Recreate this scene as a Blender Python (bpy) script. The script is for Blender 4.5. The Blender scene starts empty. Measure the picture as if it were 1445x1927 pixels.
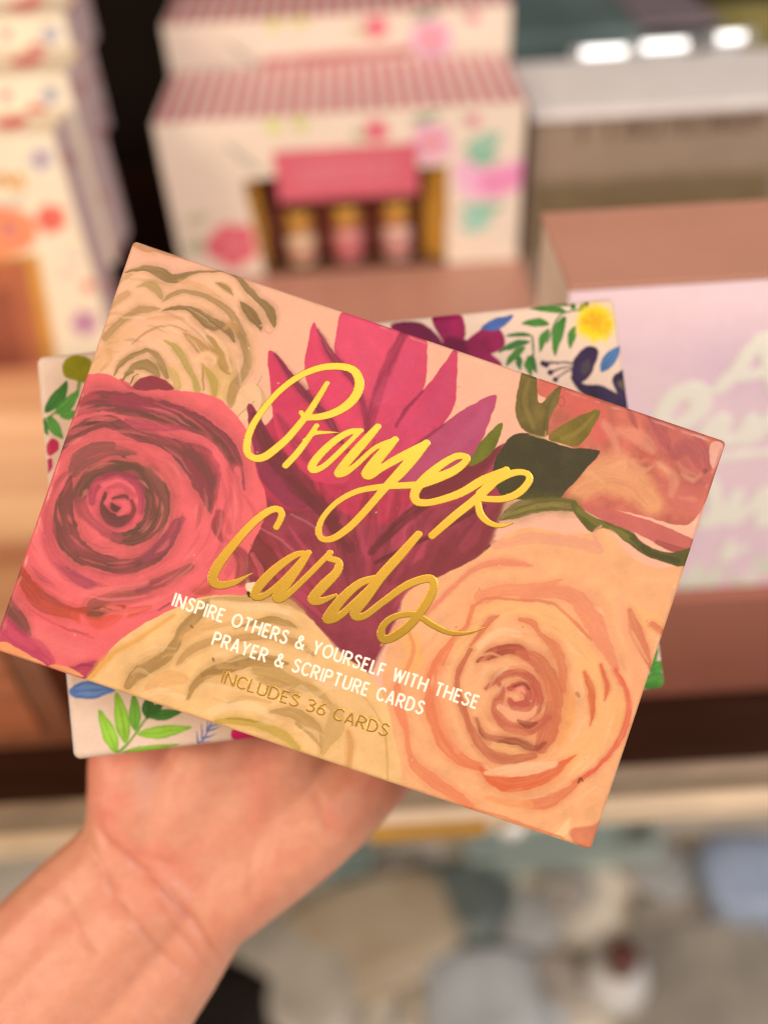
import bpy, bmesh, math, random
import numpy as np
from mathutils import Matrix, Vector

random.seed(4)
RNG = np.random.default_rng(11)
sc = bpy.context.scene
COL = sc.collection

# ------------------------------------------------------------------ camera
FPX, CX, CY = 1700.0, 722.5, 963.5          # focal length and centre in sketch units
PITCH, ROLL, CAMZ = math.radians(42.7), math.radians(3.5), 0.394
F_ = np.array([0, math.cos(PITCH), -math.sin(PITCH)])
U0 = np.array([0, math.sin(PITCH), math.cos(PITCH)])
R0 = np.array([1.0, 0, 0])
R_ = math.cos(ROLL) * R0 - math.sin(ROLL) * U0
U_ = math.cos(ROLL) * U0 + math.sin(ROLL) * R0
CAM = np.array([0, 0, CAMZ])
B_ = np.stack([R_, U_, -F_], 1)              # camera axes as columns
cam_d = bpy.data.cameras.new("camera")
cam = bpy.data.objects.new("camera", cam_d)
COL.objects.link(cam)
M = Matrix.Identity(4)
for i in range(3):
    for j in range(3):
        M[i][j] = B_[i, j]
    M[i][3] = CAM[i]
cam.matrix_world = M
cam_d.sensor_fit = 'VERTICAL'
cam_d.sensor_height = 24.0
cam_d.sensor_width = 18.0
cam_d.lens = FPX / 1927.0 * 24.0
cam_d.clip_start, cam_d.clip_end = 0.01, 50
cam_d.dof.use_dof = True
cam_d.dof.focus_distance = 0.233
cam_d.dof.aperture_fstop = 2.35
sc.camera = cam

# ------------------------------------------------------------------ light
w = bpy.data.worlds.new("World")
sc.world = w
w.use_nodes = True
w.node_tree.nodes["Background"].inputs[0].default_value = (1.0, 0.86, 0.72, 1)
w.node_tree.nodes["Background"].inputs[1].default_value = 0.27

def area(name, loc, to, sx, sy, power, col):
    d = bpy.data.lights.new(name, 'AREA')
    d.shape = 'RECTANGLE'
    d.size, d.size_y, d.energy, d.color = sx, sy, power, col
    o = bpy.data.objects.new(name, d)
    COL.objects.link(o)
    o.location = loc
    o.rotation_euler = (Vector(to) - Vector(loc)).to_track_quat('-Z', 'Y').to_euler()
    return o

area("ceiling_lamp", (0.0, -0.75, 1.50), (0, 0.25, 0.1), 1.1, 0.55, 9.6, (1.0, 0.76, 0.56))
area("neutral_fill_lamp", (0.95, -0.45, 1.15), (0.4, 0.5, 0.1), 0.6, 0.6, 17.5, (1.0, 0.93, 0.93))  # unseen neutral lamp, added to brighten the boxes from the right
area("left_fill_lamp", (-0.9, -0.25, 0.75), (-0.1, 0.2, 0.1), 0.3, 0.3, 8, (1.0, 0.79, 0.61))  # unseen warm lamp, added to lighten the lower left
sc.view_settings.view_transform = 'Standard'
sc.view_settings.look = 'None'
sc.view_settings.exposure = 0.0
sc.view_settings.gamma = 1.0
sc.view_settings.use_curve_mapping = False
sc.cycles.use_denoising = True
sc.cycles.max_bounces = 6

# ------------------------------------------------------------------ helpers
def ray(px, py):
    return B_ @ np.array([(px - CX) / FPX, -(py - CY) / FPX, -1.0])

def hit(px, py, x=None, y=None, z=None, d=None):
    """the world point seen at a sketch position, on a plane of the room or at a depth"""
    r = ray(px, py)
    if d is not None: t = d
    elif x is not None: t = (x - CAM[0]) / r[0]
    elif y is not None: t = (y - CAM[1]) / r[1]
    else: t = (z - CAM[2]) / r[2]
    return CAM + t * r

def to_sketch(P):
    c = (P - CAM) @ B_
    return CX + FPX * c[..., 0] / -c[..., 2], CY - FPX * c[..., 1] / -c[..., 2]

def lin(c):
    c = np.asarray(c, float) / 255.0
    return np.where(c <= 0.04045, c / 12.92, ((c + 0.055) / 1.055) ** 2.4)

PAPER = np.array([1.25, 1.0, 0.8])           # white point under the shop's warm lamps
def ink(c, wp=PAPER):
    c = np.asarray(c, float)
    g = c @ np.array([.35, .5, .15])
    c = np.clip(g + (c - g) * 1.06, 2, 255)
    return np.clip(lin(c) / wp, 0.004, 0.92)

def tag(o, label=None, cat=None, group=None, kind=None):
    if label: o["label"] = label
    if cat: o["category"] = cat
    if group: o["group"] = group
    if kind: o["kind"] = kind
    return o

def empty(name, loc, label, cat, group=None, mat=None):
    o = bpy.data.objects.new(name, None)
    o.empty_display_size = 0.01
    COL.objects.link(o)
    if mat is not None: o.matrix_world = mat
    else: o.location = loc
    return tag(o, label, cat, group)

def link(name, me, mat, parent=None):
    o = bpy.data.objects.new(name, me)
    COL.objects.link(o)
    if mat: me.materials.append(mat)
    if parent:
        o.parent = parent
    return o

def material(name, color=(0.5, 0.5, 0.5), rough=0.5, metal=0.0, art=False, spec=0.5, noise=0.0, nscale=60, bump=0.0,
             bscale=400, trans=0.0, emis=None, coat=0.0, color2=None, stretch=None, sss=0.0):
    m = bpy.data.materials.new(name)
    m.use_nodes = True
    nt = m.node_tree
    b = nt.nodes["Principled BSDF"]
    b.inputs["Roughness"].default_value = rough
    b.inputs["Metallic"].default_value = metal
    b.inputs["Specular IOR Level"].default_value = spec
    b.inputs["Transmission Weight"].default_value = trans
    b.inputs["Coat Weight"].default_value = coat
    tc = nt.nodes.new("ShaderNodeTexCoord")
    vec = tc.outputs["Object"]
    if stretch:
        mp = nt.nodes.new("ShaderNodeMapping")
        mp.inputs["Scale"].default_value = stretch
        nt.links.new(vec, mp.inputs["Vector"])
        vec = mp.outputs["Vector"]
    if art:
        a = nt.nodes.new("ShaderNodeVertexColor")
        a.layer_name = "art"
        nt.links.new(a.outputs["Color"], b.inputs["Base Color"])
    elif noise > 0 or color2 is not None:
        n = nt.nodes.new("ShaderNodeTexNoise")
        n.inputs["Scale"].default_value = nscale
        n.inputs["Detail"].default_value = 5
        nt.links.new(vec, n.inputs["Vector"])
        r = nt.nodes.new("ShaderNodeValToRGB")
        c2 = color2 if color2 is not None else tuple(min(1, v * (1 + noise)) for v in color[:3])
        c1 = color if color2 is not None else tuple(v * (1 - noise) for v in color[:3])
        r.color_ramp.elements[0].color = (*c1[:3], 1)
        r.color_ramp.elements[1].color = (*c2[:3], 1)
        r.color_ramp.elements[0].position, r.color_ramp.elements[1].position = 0.3, 0.7
        nt.links.new(n.outputs["Fac"], r.inputs["Fac"])
        nt.links.new(r.outputs["Color"], b.inputs["Base Color"])
    else:
        b.inputs["Base Color"].default_value = (*color[:3], 1)
    if sss:
        b.inputs["Subsurface Weight"].default_value = sss
        b.inputs["Subsurface Radius"].default_value = (0.006, 0.0025, 0.0015)
        b.inputs["Subsurface Scale"].default_value = 0.6
    if bump > 0:
        n2 = nt.nodes.new("ShaderNodeTexNoise")
        n2.inputs["Scale"].default_value = bscale
        n2.inputs["Detail"].default_value = 4
        nt.links.new(tc.outputs["Object"], n2.inputs["Vector"])
        bp = nt.nodes.new("ShaderNodeBump")
        bp.inputs["Strength"].default_value = bump
        bp.inputs["Distance"].default_value = 0.0006
        nt.links.new(n2.outputs["Fac"], bp.inputs["Height"])
        nt.links.new(bp.outputs["Normal"], b.inputs["Normal"])
    if emis:
        b.inputs["Emission Color"].default_value = (*emis[0], 1)
        b.inputs["Emission Strength"].default_value = emis[1]
    return m

def box_mesh(name, x0, x1, y0, y1, z0, z1, bevel=0.0008, seg=2):
    bm = bmesh.new()
    bmesh.ops.create_cube(bm, size=1)
    for v in bm.verts:
        v.co = (x0 + (v.co.x + .5) * (x1 - x0), y0 + (v.co.y + .5) * (y1 - y0), z0 + (v.co.z + .5) * (z1 - z0))
    if bevel:
        bmesh.ops.bevel(bm, geom=bm.edges[:], offset=bevel, segments=seg, affect='EDGES', profile=0.6)
    me = bpy.data.meshes.new(name)
    bm.to_mesh(me)
    bm.free()
    for p in me.polygons: p.use_smooth = False
    return me

def lathe_mesh(name, prof, n=32, axis='z'):
    """prof: (radius, height) from bottom to top"""
    bm = bmesh.new()
    rings = []
    for r, h in prof:
        rings.append([bm.verts.new((r * math.cos(2 * math.pi * k / n), r * math.sin(2 * math.pi * k / n), h)) for k in range(n)])
    for a, b in zip(rings, rings[1:]):
        for k in range(n):
            bm.faces.new((a[k], a[(k + 1) % n], b[(k + 1) % n], b[k]))
    bm.faces.new(rings[0][::-1]); bm.faces.new(rings[-1])
    me = bpy.data.meshes.new(name)
    bm.to_mesh(me); bm.free()
    for p in me.polygons: p.use_smooth = True
    return me

def grid_mesh(name, P, cols=None, mask=None):
    """P: ny x nx x 3 points; cols: same grid of linear colours; mask: keep faces where true"""
    ny, nx = P.shape[:2]
    idx = np.arange(ny * nx).reshape(ny, nx)
    q = np.stack([idx[:-1, :-1], idx[:-1, 1:], idx[1:, 1:], idx[1:, :-1]], -1).reshape(-1, 4)
    if mask is not None: q = q[mask.reshape(-1)]
    used = np.unique(q)
    re = np.full(ny * nx, -1); re[used] = np.arange(len(used))
    q = re[q]
    V = P.reshape(-1, 3)[used]
    me = bpy.data.meshes.new(name)
    me.vertices.add(len(V)); me.vertices.foreach_set("co", V.astype(np.float32).ravel())
    me.loops.add(q.size); me.loops.foreach_set("vertex_index", q.astype(np.int32).ravel())
    me.polygons.add(len(q))
    me.polygons.foreach_set("loop_start", np.arange(0, q.size, 4, dtype=np.int32))
    me.polygons.foreach_set("use_smooth", np.ones(len(q), bool))
    me.update(calc_edges=True)
    if cols is not None:
        c = np.ones((len(V), 4), np.float32)
        c[:, :3] = cols.reshape(-1, 3)[used]
        at = me.color_attributes.new("art", 'FLOAT_COLOR', 'POINT')
        at.data.foreach_set("color", c.ravel())
    return me

# ------------------------------------------------------------------ the brush
_T = RNG.random((256, 256)).astype(np.float32)
def vnoise(x, y):
    xi = np.floor(x).astype(np.int64); yi = np.floor(y).astype(np.int64)
    fx = (x - xi); fy = (y - yi)
    fx = fx * fx * (3 - 2 * fx); fy = fy * fy * (3 - 2 * fy)
    a = _T[yi & 255, xi & 255]; b = _T[yi & 255, (xi + 1) & 255]
    c = _T[(yi + 1) & 255, xi & 255]; d = _T[(yi + 1) & 255, (xi + 1) & 255]
    return (a * (1 - fx) + b * fx) * (1 - fy) + (c * (1 - fx) + d * fx) * fy

def fbm(x, y, o=3):
    s, a, t = 0, 0.5, 0
    for k in range(o):
        s = s + a * vnoise(x * 2 ** k + 17.3 * k, y * 2 ** k + 9.1 * k); t += a; a *= 0.5
    return s / t

def spline(pts, closed=False, n=6):
    P = np.asarray(pts, float)
    if len(P) < 3: 
        return P if not closed else P
    if closed: Q = np.vstack([P[-1], P, P[0], P[1]])
    else: Q = np.vstack([2 * P[0] - P[1], P, 2 * P[-1] - P[-2]])
    out = []
    t = np.linspace(0, 1, n, endpoint=False)[:, None]
    for i in range(len(Q) - 3):
        p0, p1, p2, p3 = Q[i:i + 4]
        # centripetal-ish damping: plain Catmull-Rom with tension 0.5
        out.append(0.5 * (2 * p1 + (p2 - p0) * t + (2 * p0 - 5 * p1 + 4 * p2 - p3) * t ** 2 + (3 * p1 - p0 - 3 * p2 + p3) * t ** 3))
    if not closed: out.append(P[-1:])
    return np.vstack(out)

KEYS = dict(p=(0, 0, 1), w=(0, 0, 1), a=(160, 440, 380 / 1445), b=(0, 690, 500 / 1445), c=(0, 980, 400 / 1445), d=(440, 580, 520 / 1445),
            e=(700, 1000, 620 / 1445), g=(160, 1100, 640 / 1445), k=(840, 540, 560 / 1445), q=(380, 900, 580 / 1445), h=(40, 1200, 520 / 1445))
def K(key, pts):
    ox, oy, s = KEYS[key]
    P = np.asarray(pts, float).copy()
    P[:, 0] = ox + P[:, 0] * s; P[:, 1] = oy + P[:, 1] * s
    if P.shape[1] > 2: P[:, 2] *= s
    return P

class Canvas:
    """paint laid on a printed panel: X, Y are the sketch positions of its points"""
    def __init__(s, X, Y, base, wp=PAPER, warp=1.6):
        s.wp = wp
        s.X0, s.Y0 = X, Y
        s.X = X + warp * (fbm(X / 13, Y / 13) - .5) * 2.2
        s.Y = Y + warp * (fbm(X / 13 + 50, Y / 13 + 80) - .5) * 2.2
        s.C = np.empty(X.shape + (3,)); s.C[:] = ink(base, wp)
        s.step = abs(X[0, 1] - X[0, 0]) + abs(Y[0, 1] - Y[0, 0])
        s.k = 4
        s.xs, s.ys = X[::4, ::4], Y[::4, ::4]
        s.pad = 4 + 4 * max(np.abs(np.diff(X, axis=1)).max(), np.abs(np.diff(Y, axis=0)).max())
        s.seed = 0; s.fat = {}; s.halo = 0
    def window(s, P, pad):
        lo = P[:, :2].min(0) - pad; hi = P[:, :2].max(0) + pad
        k = s.k
        x, y = s.xs, s.ys
        m = (x > lo[0] - s.pad) & (x < hi[0] + s.pad) & (y > lo[1] - s.pad) & (y < hi[1] + s.pad)
        r, c = np.flatnonzero(m.any(1)), np.flatnonzero(m.any(0))
        if len(r) == 0: return None
        return slice(max(0, (r[0] - 1) * k), (r[-1] + 2) * k), slice(max(0, (c[0] - 1) * k), (c[-1] + 2) * k)
    def blend(s, W, col, al):
        s.C[W] += (ink(col, s.wp) - s.C[W]) * al[..., None]
    def fill(s, key, pts, col, a=1.0, f=1.3, mott=0.10, sharp=False):
        P = K(key, pts)
        P = P if sharp else spline(P, True, 5)
        W = s.window(P, f * 3)
        if W is None: return
        X, Y = s.X[W], s.Y[W]
        ins = np.zeros(X.shape, bool); d2 = np.full(X.shape, 1e9)
        Q = np.roll(P, -1, 0)
        for (x0, y0), (x1, y1) in zip(P, Q):
            dx, dy = x1 - x0, y1 - y0
            L = dx * dx + dy * dy + 1e-9
            t = np.clip(((X - x0) * dx + (Y - y0) * dy) / L, 0, 1)
            d2 = np.minimum(d2, (X - x0 - t * dx) ** 2 + (Y - y0 - t * dy) ** 2)
            if y0 != y1:
                c = ((y0 > Y) != (y1 > Y)) & (X < (x1 - x0) * (Y - y0) / (y1 - y0) + x0)
                ins ^= c
        d = np.sqrt(d2); sd = np.where(ins, -d, d)
        al = np.clip(0.5 - sd / f, 0, 1) * a
        s.blend(W, col, al)
        if mott:
            s.seed += 1
            n = fbm(X / 26 + s.seed * 7, Y / 26 + s.seed * 3, 4) - .5
            s.C[W] *= 1 + (al * n * mott * 2.4)[..., None]
    def stroke(s, key, pts, col, a=1.0, f=1.4, dry=0.36, rag=0.22, halo=None):
        P = K(key, pts)
        if key != 'w': P[:, 2] *= s.fat.get(key, 1.0)
        if halo is None and s.halo and a > .8 and f < 3 and P[:, 2].max() > 7:
            q = P.copy(); q[:, 2] = q[:, 2] * 1.6 + 2
            s.stroke('w', q, col, a=s.halo, f=P[:, 2].max() * .55, dry=.55, rag=.35, halo=False)
        P = spline(P, False, 5)
        P[:, 2] = np.maximum(P[:, 2], .8)
        W = s.window(P, P[:, 2].max() * .65 + f * 2)
        if W is None: return
        X, Y = s.X[W], s.Y[W]
        best = np.full(X.shape, 1e9); lat = np.zeros(X.shape); arc = np.zeros(X.shape); hw = np.ones(X.shape)
        acc = 0
        for (x0, y0, w0), (x1, y1, w1) in zip(P[:-1], P[1:]):
            dx, dy = x1 - x0, y1 - y0
            L = math.hypot(dx, dy) + 1e-9
            t = np.clip(((X - x0) * dx + (Y - y0) * dy) / (L * L), 0, 1)
            ex, ey = X - x0 - t * dx, Y - y0 - t * dy
            r = 0.5 * (w0 + (w1 - w0) * t)
            d = np.sqrt(ex * ex + ey * ey)
            m = d - r < best
            best = np.where(m, d - r, best)
            side = np.sign(ex * dy - ey * dx)
            lat = np.where(m, side * d / np.maximum(r, .5), lat)
            arc = np.where(m, acc + t * L, arc)
            hw = np.where(m, r, hw)
            acc += L
        s.seed += 1; sd = s.seed * 13.7
        edge = best + rag * hw * (fbm(arc / 16 + sd, lat * 1.2 + sd, 3) - .5) * 1.6
        al = np.clip(0.5 - edge / f, 0, 1) * a
        st = fbm(lat * np.maximum(hw, 4) / 2.6 + sd, arc / 42 + sd, 3)
        blot = fbm(arc / 40 + sd + 5, lat * 1.5 + sd, 2)
        al = al * np.clip(1 - dry * (np.clip((st - .45) * 3.2, 0, 1) * .75 + np.clip((blot - .5) * 2.5, 0, 1) * .5), 0, 1)
        s.blend(W, col, al)
    def leaf(s, key, x0, y0, x1, y1, wd, col, vein=None, bend=0.12):
        ox, oy, sc_ = KEYS[key]
        x0, y0, x1, y1, wd = ox + x0 * sc_, oy + y0 * sc_, ox + x1 * sc_, oy + y1 * sc_, wd * sc_
        dx, dy = x1 - x0, y1 - y0
        nx, ny = -dy, dx
        L = math.hypot(dx, dy); nx /= L; ny /= L
        c = lambda t, o: (x0 + dx * t + nx * (o * wd + bend * L * 4 * t * (1 - t) * .5), y0 + dy * t + ny * (o * wd + bend * L * 4 * t * (1 - t) * .5))
        s.fill('p', [c(0, 0), c(.2, .38), c(.45, .5), c(.75, .33), c(1, 0), c(.75, -.33), c(.45, -.5), c(.2, -.38)], col, mott=.2)
        for o in (-.2, .22):
            s.stroke('p', [(*c(.15, o * .7), 1), (*c(.45, o), wd * .28), (*c(.85, o * .4), 1)], vein or tuple(min(255, v * 1.25 + 10) for v in col), a=.45, f=3)
    def finish(s, mott=0.05, grain=0.03):
        n = fbm(s.X0 / 34, s.Y0 / 34, 4) - .5
        n2 = vnoise(s.X0 / 1.9, s.Y0 / 1.9) - .5
        n3 = fbm(s.X0 / 7 + 31, s.Y0 / 3.5 + 11, 2) - .5
        s.C *= (1 + n * mott * 2 + n2 * grain * 2 + n3 * .05)[..., None]
        return np.clip(s.C, 0.003, 0.92)

# distance field of pen strokes, made into a thin raised sheet (foil, printed letters)
def pen_sheet(name, strokes, cell, height, edge, butt=False):
    """strokes: arrays (n,3) of x, y, width in metres on the panel"""
    allp = np.vstack(strokes)
    lo = allp[:, :2].min(0) - allp[:, 2].max(); hi = allp[:, :2].max(0) + allp[:, 2].max()
    nx, ny = (np.ceil((hi - lo) / cell)).astype(int) + 1
    gx = lo[0] + np.arange(nx) * cell; gy = lo[1] + np.arange(ny) * cell
    D = np.full((ny, nx), 1e3)
    for P in strokes:
        n = len(P)
        for i in range(n - 1):
            (x0, y0, w0), (x1, y1, w1) = P[i], P[i + 1]
            pad = max(w0, w1) * .5 + cell * 4
            a = max(0, int((min(x0, x1) - pad - lo[0]) / cell)); b = min(nx, int((max(x0, x1) + pad - lo[0]) / cell) + 2)
            c = max(0, int((min(y0, y1) - pad - lo[1]) / cell)); d = min(ny, int((max(y0, y1) + pad - lo[1]) / cell) + 2)
            X, Y = np.meshgrid(gx[a:b], gy[c:d])
            dx, dy = x1 - x0, y1 - y0
            L = math.hypot(dx, dy) + 1e-12
            tu = ((X - x0) * dx + (Y - y0) * dy) / (L * L)
            t = np.clip(tu, 0, 1)
            v = np.hypot(X - x0 - t * dx, Y - y0 - t * dy) - .5 * (w0 + (w1 - w0) * t)
            if butt:
                perp = np.abs((X - x0) * dy - (Y - y0) * dx) / L - .5 * w0
                if i == 0: v = np.where(tu < 0, np.maximum(perp, -tu * L), v)
                if i == n - 2: v = np.where(tu > 1, np.maximum(perp, (tu - 1) * L), v)
            D[c:d, a:b] = np.minimum(D[c:d, a:b], v)
    G = np.gradient(np.clip(D, -9, 9), cell)
    gl = np.hypot(G[0], G[1]) + 1e-9
    inn = D < 0.5 * cell
    mv = np.where(inn & (D > -0.55 * cell), D, 0)
    X, Y = np.meshgrid(gx, gy)
    X = X - np.clip(mv * G[1] / gl, -cell * .7, cell * .7); Y = Y - np.clip(mv * G[0] / gl, -cell * .7, cell * .7)
    t = np.clip(-D / edge, 0, 1)
    Z = 0.00001 + height * np.sqrt(np.clip(1 - (1 - t) ** 2, 0, 1))
    m = inn[:-1, :-1] & inn[:-1, 1:] & inn[1:, 1:] & inn[1:, :-1]
    return grid_mesh(name, np.stack([X, Y, Z], -1), None, m)

GL = {
 'I': (0, [[(0, 0), (0, 1)]]), 'N': (.48, [[(0, 0), (0, 1)], [(0, 1), (.48, 0)], [(.48, 0), (.48, 1)]]),
 'S': (.40, ['s', (.38, .84), (.30, .94), (.18, .95), (.07, .87), (.05, .74), (.12, .62), (.24, .53), (.35, .42), (.39, .27), (.33, .12), (.21, .05), (.09, .07), (0, .17)]),
 'P': (.40, [[(0, 0), (0, 1)], ['s', (0, .96), (.2, .96), (.35, .90), (.40, .73), (.35, .56), (.2, .49), (0, .49)]]),
 'R': (.42, [[(0, 0), (0, 1)], ['s', (0, .96), (.2, .96), (.35, .90), (.40, .73), (.35, .56), (.2, .49), (0, .49)], [(.18, .49), (.43, 0)]]),
 'E': (.34, [[(0, 0), (0, 1)], [(0, .95), (.35, .95)], [(0, .52), (.30, .52)], [(0, .05), (.35, .05)]]),
 'O': (.58, ['o', .29, .5, .29, .45]), 'T': (.42, [[(.21, 0), (.21, 1)], [(0, .95), (.42, .95)]]),
 'H': (.46, [[(0, 0), (0, 1)], [(.46, 0), (.46, 1)], [(0, .52), (.46, .52)]]),
 '&': (.52, ['s', (.54, .0), (.14, .64), (.11, .80), (.20, .95), (.32, .88), (.32, .74), (.20, .60), (.05, .42), (.0, .23), (.09, .07), (.24, .05), (.42, .18), (.50, .40)]),
 'Y': (.44, [[(0, 1), (.22, .46)], [(.44, 1), (.22, .46)], [(.22, .5), (.22, 0)]]),
 'U': (.44, ['s', (0, 1), (0, .66), (0, .32), (.05, .13), (.22, .05), (.39, .13), (.44, .32), (.44, .66), (.44, 1)]),
 'L': (.32, [[(0, 0), (0, 1)], [(0, .05), (.33, .05)]]), 'F': (.34, [[(0, 0), (0, 1)], [(0, .95), (.35, .95)], [(0, .50), (.30, .50)]]),
 'W': (.68, [[(0, 1), (.17, 0)], [(.17, 0), (.34, .95)], [(.34, .95), (.51, 0)], [(.51, 0), (.68, 1)]]),
 'C': (.44, ['s', (.44, .82), (.36, .92), (.25, .95), (.1, .87), (.01, .68), (0, .5), (.01, .32), (.1, .13), (.25, .05), (.36, .08), (.44, .18)]),
 'A': (.46, [[(0, 0), (.23, 1)], [(.46, 0), (.23, 1)], [(.09, .30), (.37, .30)]]),
 'D': (.48, [[(0, 0), (0, 1)], ['s', (0, .96), (.18, .96), (.38, .84), (.46, .5), (.38, .16), (.18, .04), (0, .04)]]),
 '3': (.38, ['s', (0, .86), (.1, .94), (.22, .95), (.33, .86), (.33, .68), (.24, .57), (.13, .53), (.26, .50), (.37, .37), (.35, .16), (.24, .05), (.1, .05), (0, .14)]),
 '6': (.40, ['s', (.30, 1), (.12, .70), (.02, .42), (.02, .22), (.09, .09), (.2, .05), (.34, .12), (.39, .30), (.32, .49), (.2, .55), (.07, .48)]),
}
def glyph_polys(ch):
    w_, g = GL[ch]
    if g[0] == 's': return w_, [spline(g[1:], False, 5)]
    if g[0] == 'o':
        t = np.linspace(0, 2 * np.pi, 37)
        return w_, [np.stack([g[1] + g[3] * np.cos(t), g[2] + g[4] * np.sin(t)], 1)]
    out = []
    for s_ in g:
        out.append(spline(s_[1:], False, 5) if s_[0] == 's' else np.asarray(s_, float))
    return w_, out

def text_strokes(text, p0, p1, cap, weight, wide=1.0):
    """strokes of a line of capitals whose baseline runs from p0 to p1 (sketch units)"""
    p0, p1 = np.array(p0, float), np.array(p1, float)
    L = np.linalg.norm(p1 - p0); ex = (p1 - p0) / L; ey = np.array([ex[1], -ex[0]])
    ws = [0.24 if c == ' ' else GL[c][0] * wide for c in text]
    gap = (L / cap - sum(ws)) / (len(text) - 1)
    x, out = 0.0, []
    for c, w_ in zip(text, ws):
        if c != ' ':
            for P in glyph_polys(c)[1]:
                Q = p0 + (P[:, :1] * wide + x) * cap * ex + P[:, 1:2] * cap * ey
                out.append(np.hstack([Q, np.full((len(Q), 1), weight)]))
        x += w_ + gap
    return out
# ------------------------------------------------------------------ setting: the display shelf
wood = material("dark_wood", (0.022, 0.007, 0.003), rough=0.45, color2=(0.038, 0.013, 0.005), nscale=9, stretch=(1, 14, 14), spec=0.15)
walld = material("dark_back", (0.009, 0.005, 0.003), rough=0.9, spec=0.1, noise=0.3, nscale=6)
edge_m = material("shelf_edge", (0.30, 0.23, 0.16), rough=0.5, noise=0.25, nscale=30, stretch=(1, 6, 6))
rail_m = material("label_rail", (0.72, 0.57, 0.40), rough=0.35, noise=0.12, nscale=20)
floor_m = material("lower_shelf", (0.78, 0.71, 0.60), rough=0.55, noise=0.18, nscale=5)

SZ = 0.0
o = link("shelf", box_mesh("shelf", -1.5, 1.5, 0.236, 1.02, -0.032, 0.0, 0.001), wood); tag(o, kind="structure")
o = link("shelf_edge", box_mesh("shelf_edge", -1.5, 1.5, 0.229, 0.2355, -0.020, -0.001, 0.001), edge_m); tag(o, kind="structure")
o = link("shelf_label_rail", box_mesh("shelf_label_rail", -1.5, 1.5, 0.223, 0.2355, -0.036, -0.0205, 0.002), rail_m); tag(o, kind="structure")
o = link("back_wall", box_mesh("back_wall", -1.5, 1.5, 1.03, 1.06, -0.9, 1.1, 0), walld); tag(o, kind="structure")
o = link("lower_shelf", box_mesh("lower_shelf", -1.5, 1.5, -0.6, 1.02, -0.63, -0.60, 0), floor_m); tag(o, kind="structure")

# ------------------------------------------------------------------ printed gift boxes
cardm = material("printed_card", art=True, rough=0.42, spec=0.4, bump=0.08, bscale=900)
cream_m = material("cream_card", (0.72, 0.62, 0.52), rough=0.5, noise=0.04)
grey_side = material("shaded_side_card", (0.42, 0.34, 0.31), rough=0.55, noise=0.15, nscale=25)  # grey-pink tone stands for the shadow on the box sides
terra = material("terracotta_card", (0.50, 0.25, 0.18), rough=0.40, noise=0.07, nscale=14)
terra_l = material("orange_card", (0.46, 0.18, 0.08), rough=0.36, color2=(0.88, 0.54, 0.30), nscale=6, stretch=(0.4, 5.0, 1))
ochre = material("ochre_card", (0.50, 0.26, 0.03), rough=0.5, noise=0.12)
BWP = np.array([1.0, 0.88, 0.76])

def front_grid(x0, x1, y, z0, z1, n=150):
    nx = n; ny = max(12, int(n * (z1 - z0) / (x1 - x0)))
    X, Z = np.meshgrid(np.linspace(x0, x1, nx), np.linspace(z0, z1, ny))
    return np.stack([X, np.full_like(X, y), Z], -1)

def top_grid(x0, x1, y0, y1, z, n=150):
    nx = n; ny = max(12, int(n * (y1 - y0) / (x1 - x0)))
    X, Y = np.meshgrid(np.linspace(x0, x1, nx), np.linspace(y0, y1, ny))
    return np.stack([X, Y, np.full_like(X, z)], -1)

def canvas_on(P, base, wp=BWP, warp=1.6):
    X, Y = to_sketch(P)
    return Canvas(X, Y, base, wp, warp)

def place(root, o):
    o.parent = root
    o.matrix_parent_inverse = Matrix.Translation(-Vector(root.location))
    return o

def flower(cv, x, y, r, col, core=None, n=5, a=.9):
    for k in range(n):
        t = 2 * math.pi * k / n + .4
        cv.fill('p', [(x + r * .55 * math.cos(t) + r * .5 * math.cos(s), y + r * .55 * math.sin(t) + r * .42 * math.sin(s)) for s in np.linspace(0, 2 * math.pi, 8)[:-1]], col, a=a, f=3)
    if core: cv.fill('p', [(x + r * .3 * math.cos(s), y + r * .3 * math.sin(s)) for s in np.linspace(0, 2 * math.pi, 8)[:-1]], core, f=3)

# ---- middle: lotion gift sets standing one behind the other on a terracotta box
def lotion_set(yf, yb, z0, z1, xl, xr, label, front):
    root = empty("gift_set_box", ((xl + xr) / 2, yf, z0), label, "gift box", "striped gift set boxes lined up on the shelf")
    place(root, link("box_body", box_mesh("box_body", xl, xr, yf + (0.024 if front else 0.002), yb - 0.001, z0, z1 - 0.002, 0.001), material("window_recess", (0.30, 0.095, 0.07), rough=0.6, noise=0.2) if front else cream_m))
    P = top_grid(xl, xr, yf, yb - 0.001, z1, 220)
    cv = canvas_on(P, (246, 222, 196), warp=.3)
    t = (P[..., 0] - xl) / (xr - xl) * 26.5
    band = np.clip((np.abs((t % 1) - .5) - .27) * 10, 0, 1)
    c = ink((205, 96, 104), BWP)
    cv.C += (c - cv.C) * (1 - band)[..., None] * .92
    place(root, link("striped_lid", grid_mesh("striped_lid", P, cv.finish()), cardm))
    if front:
        for xs in (xl, xr):
            place(root, link("side_panel", box_mesh("side_panel", min(xs, xs + (0.002 if xs == xl else -0.002)), max(xs, xs + (0.002 if xs == xl else -0.002)), yf + .0005, yf + 0.0235, z0, z1 - .002, 0), cream_m))
        place(root, link("base_panel", box_mesh("base_panel", xl + .0025, xr - .0025, yf + .001, yf + 0.0235, z0, z0 + .002, 0), material("window_floor", (0.10, 0.04, 0.02), rough=.6)))
    return root

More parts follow.
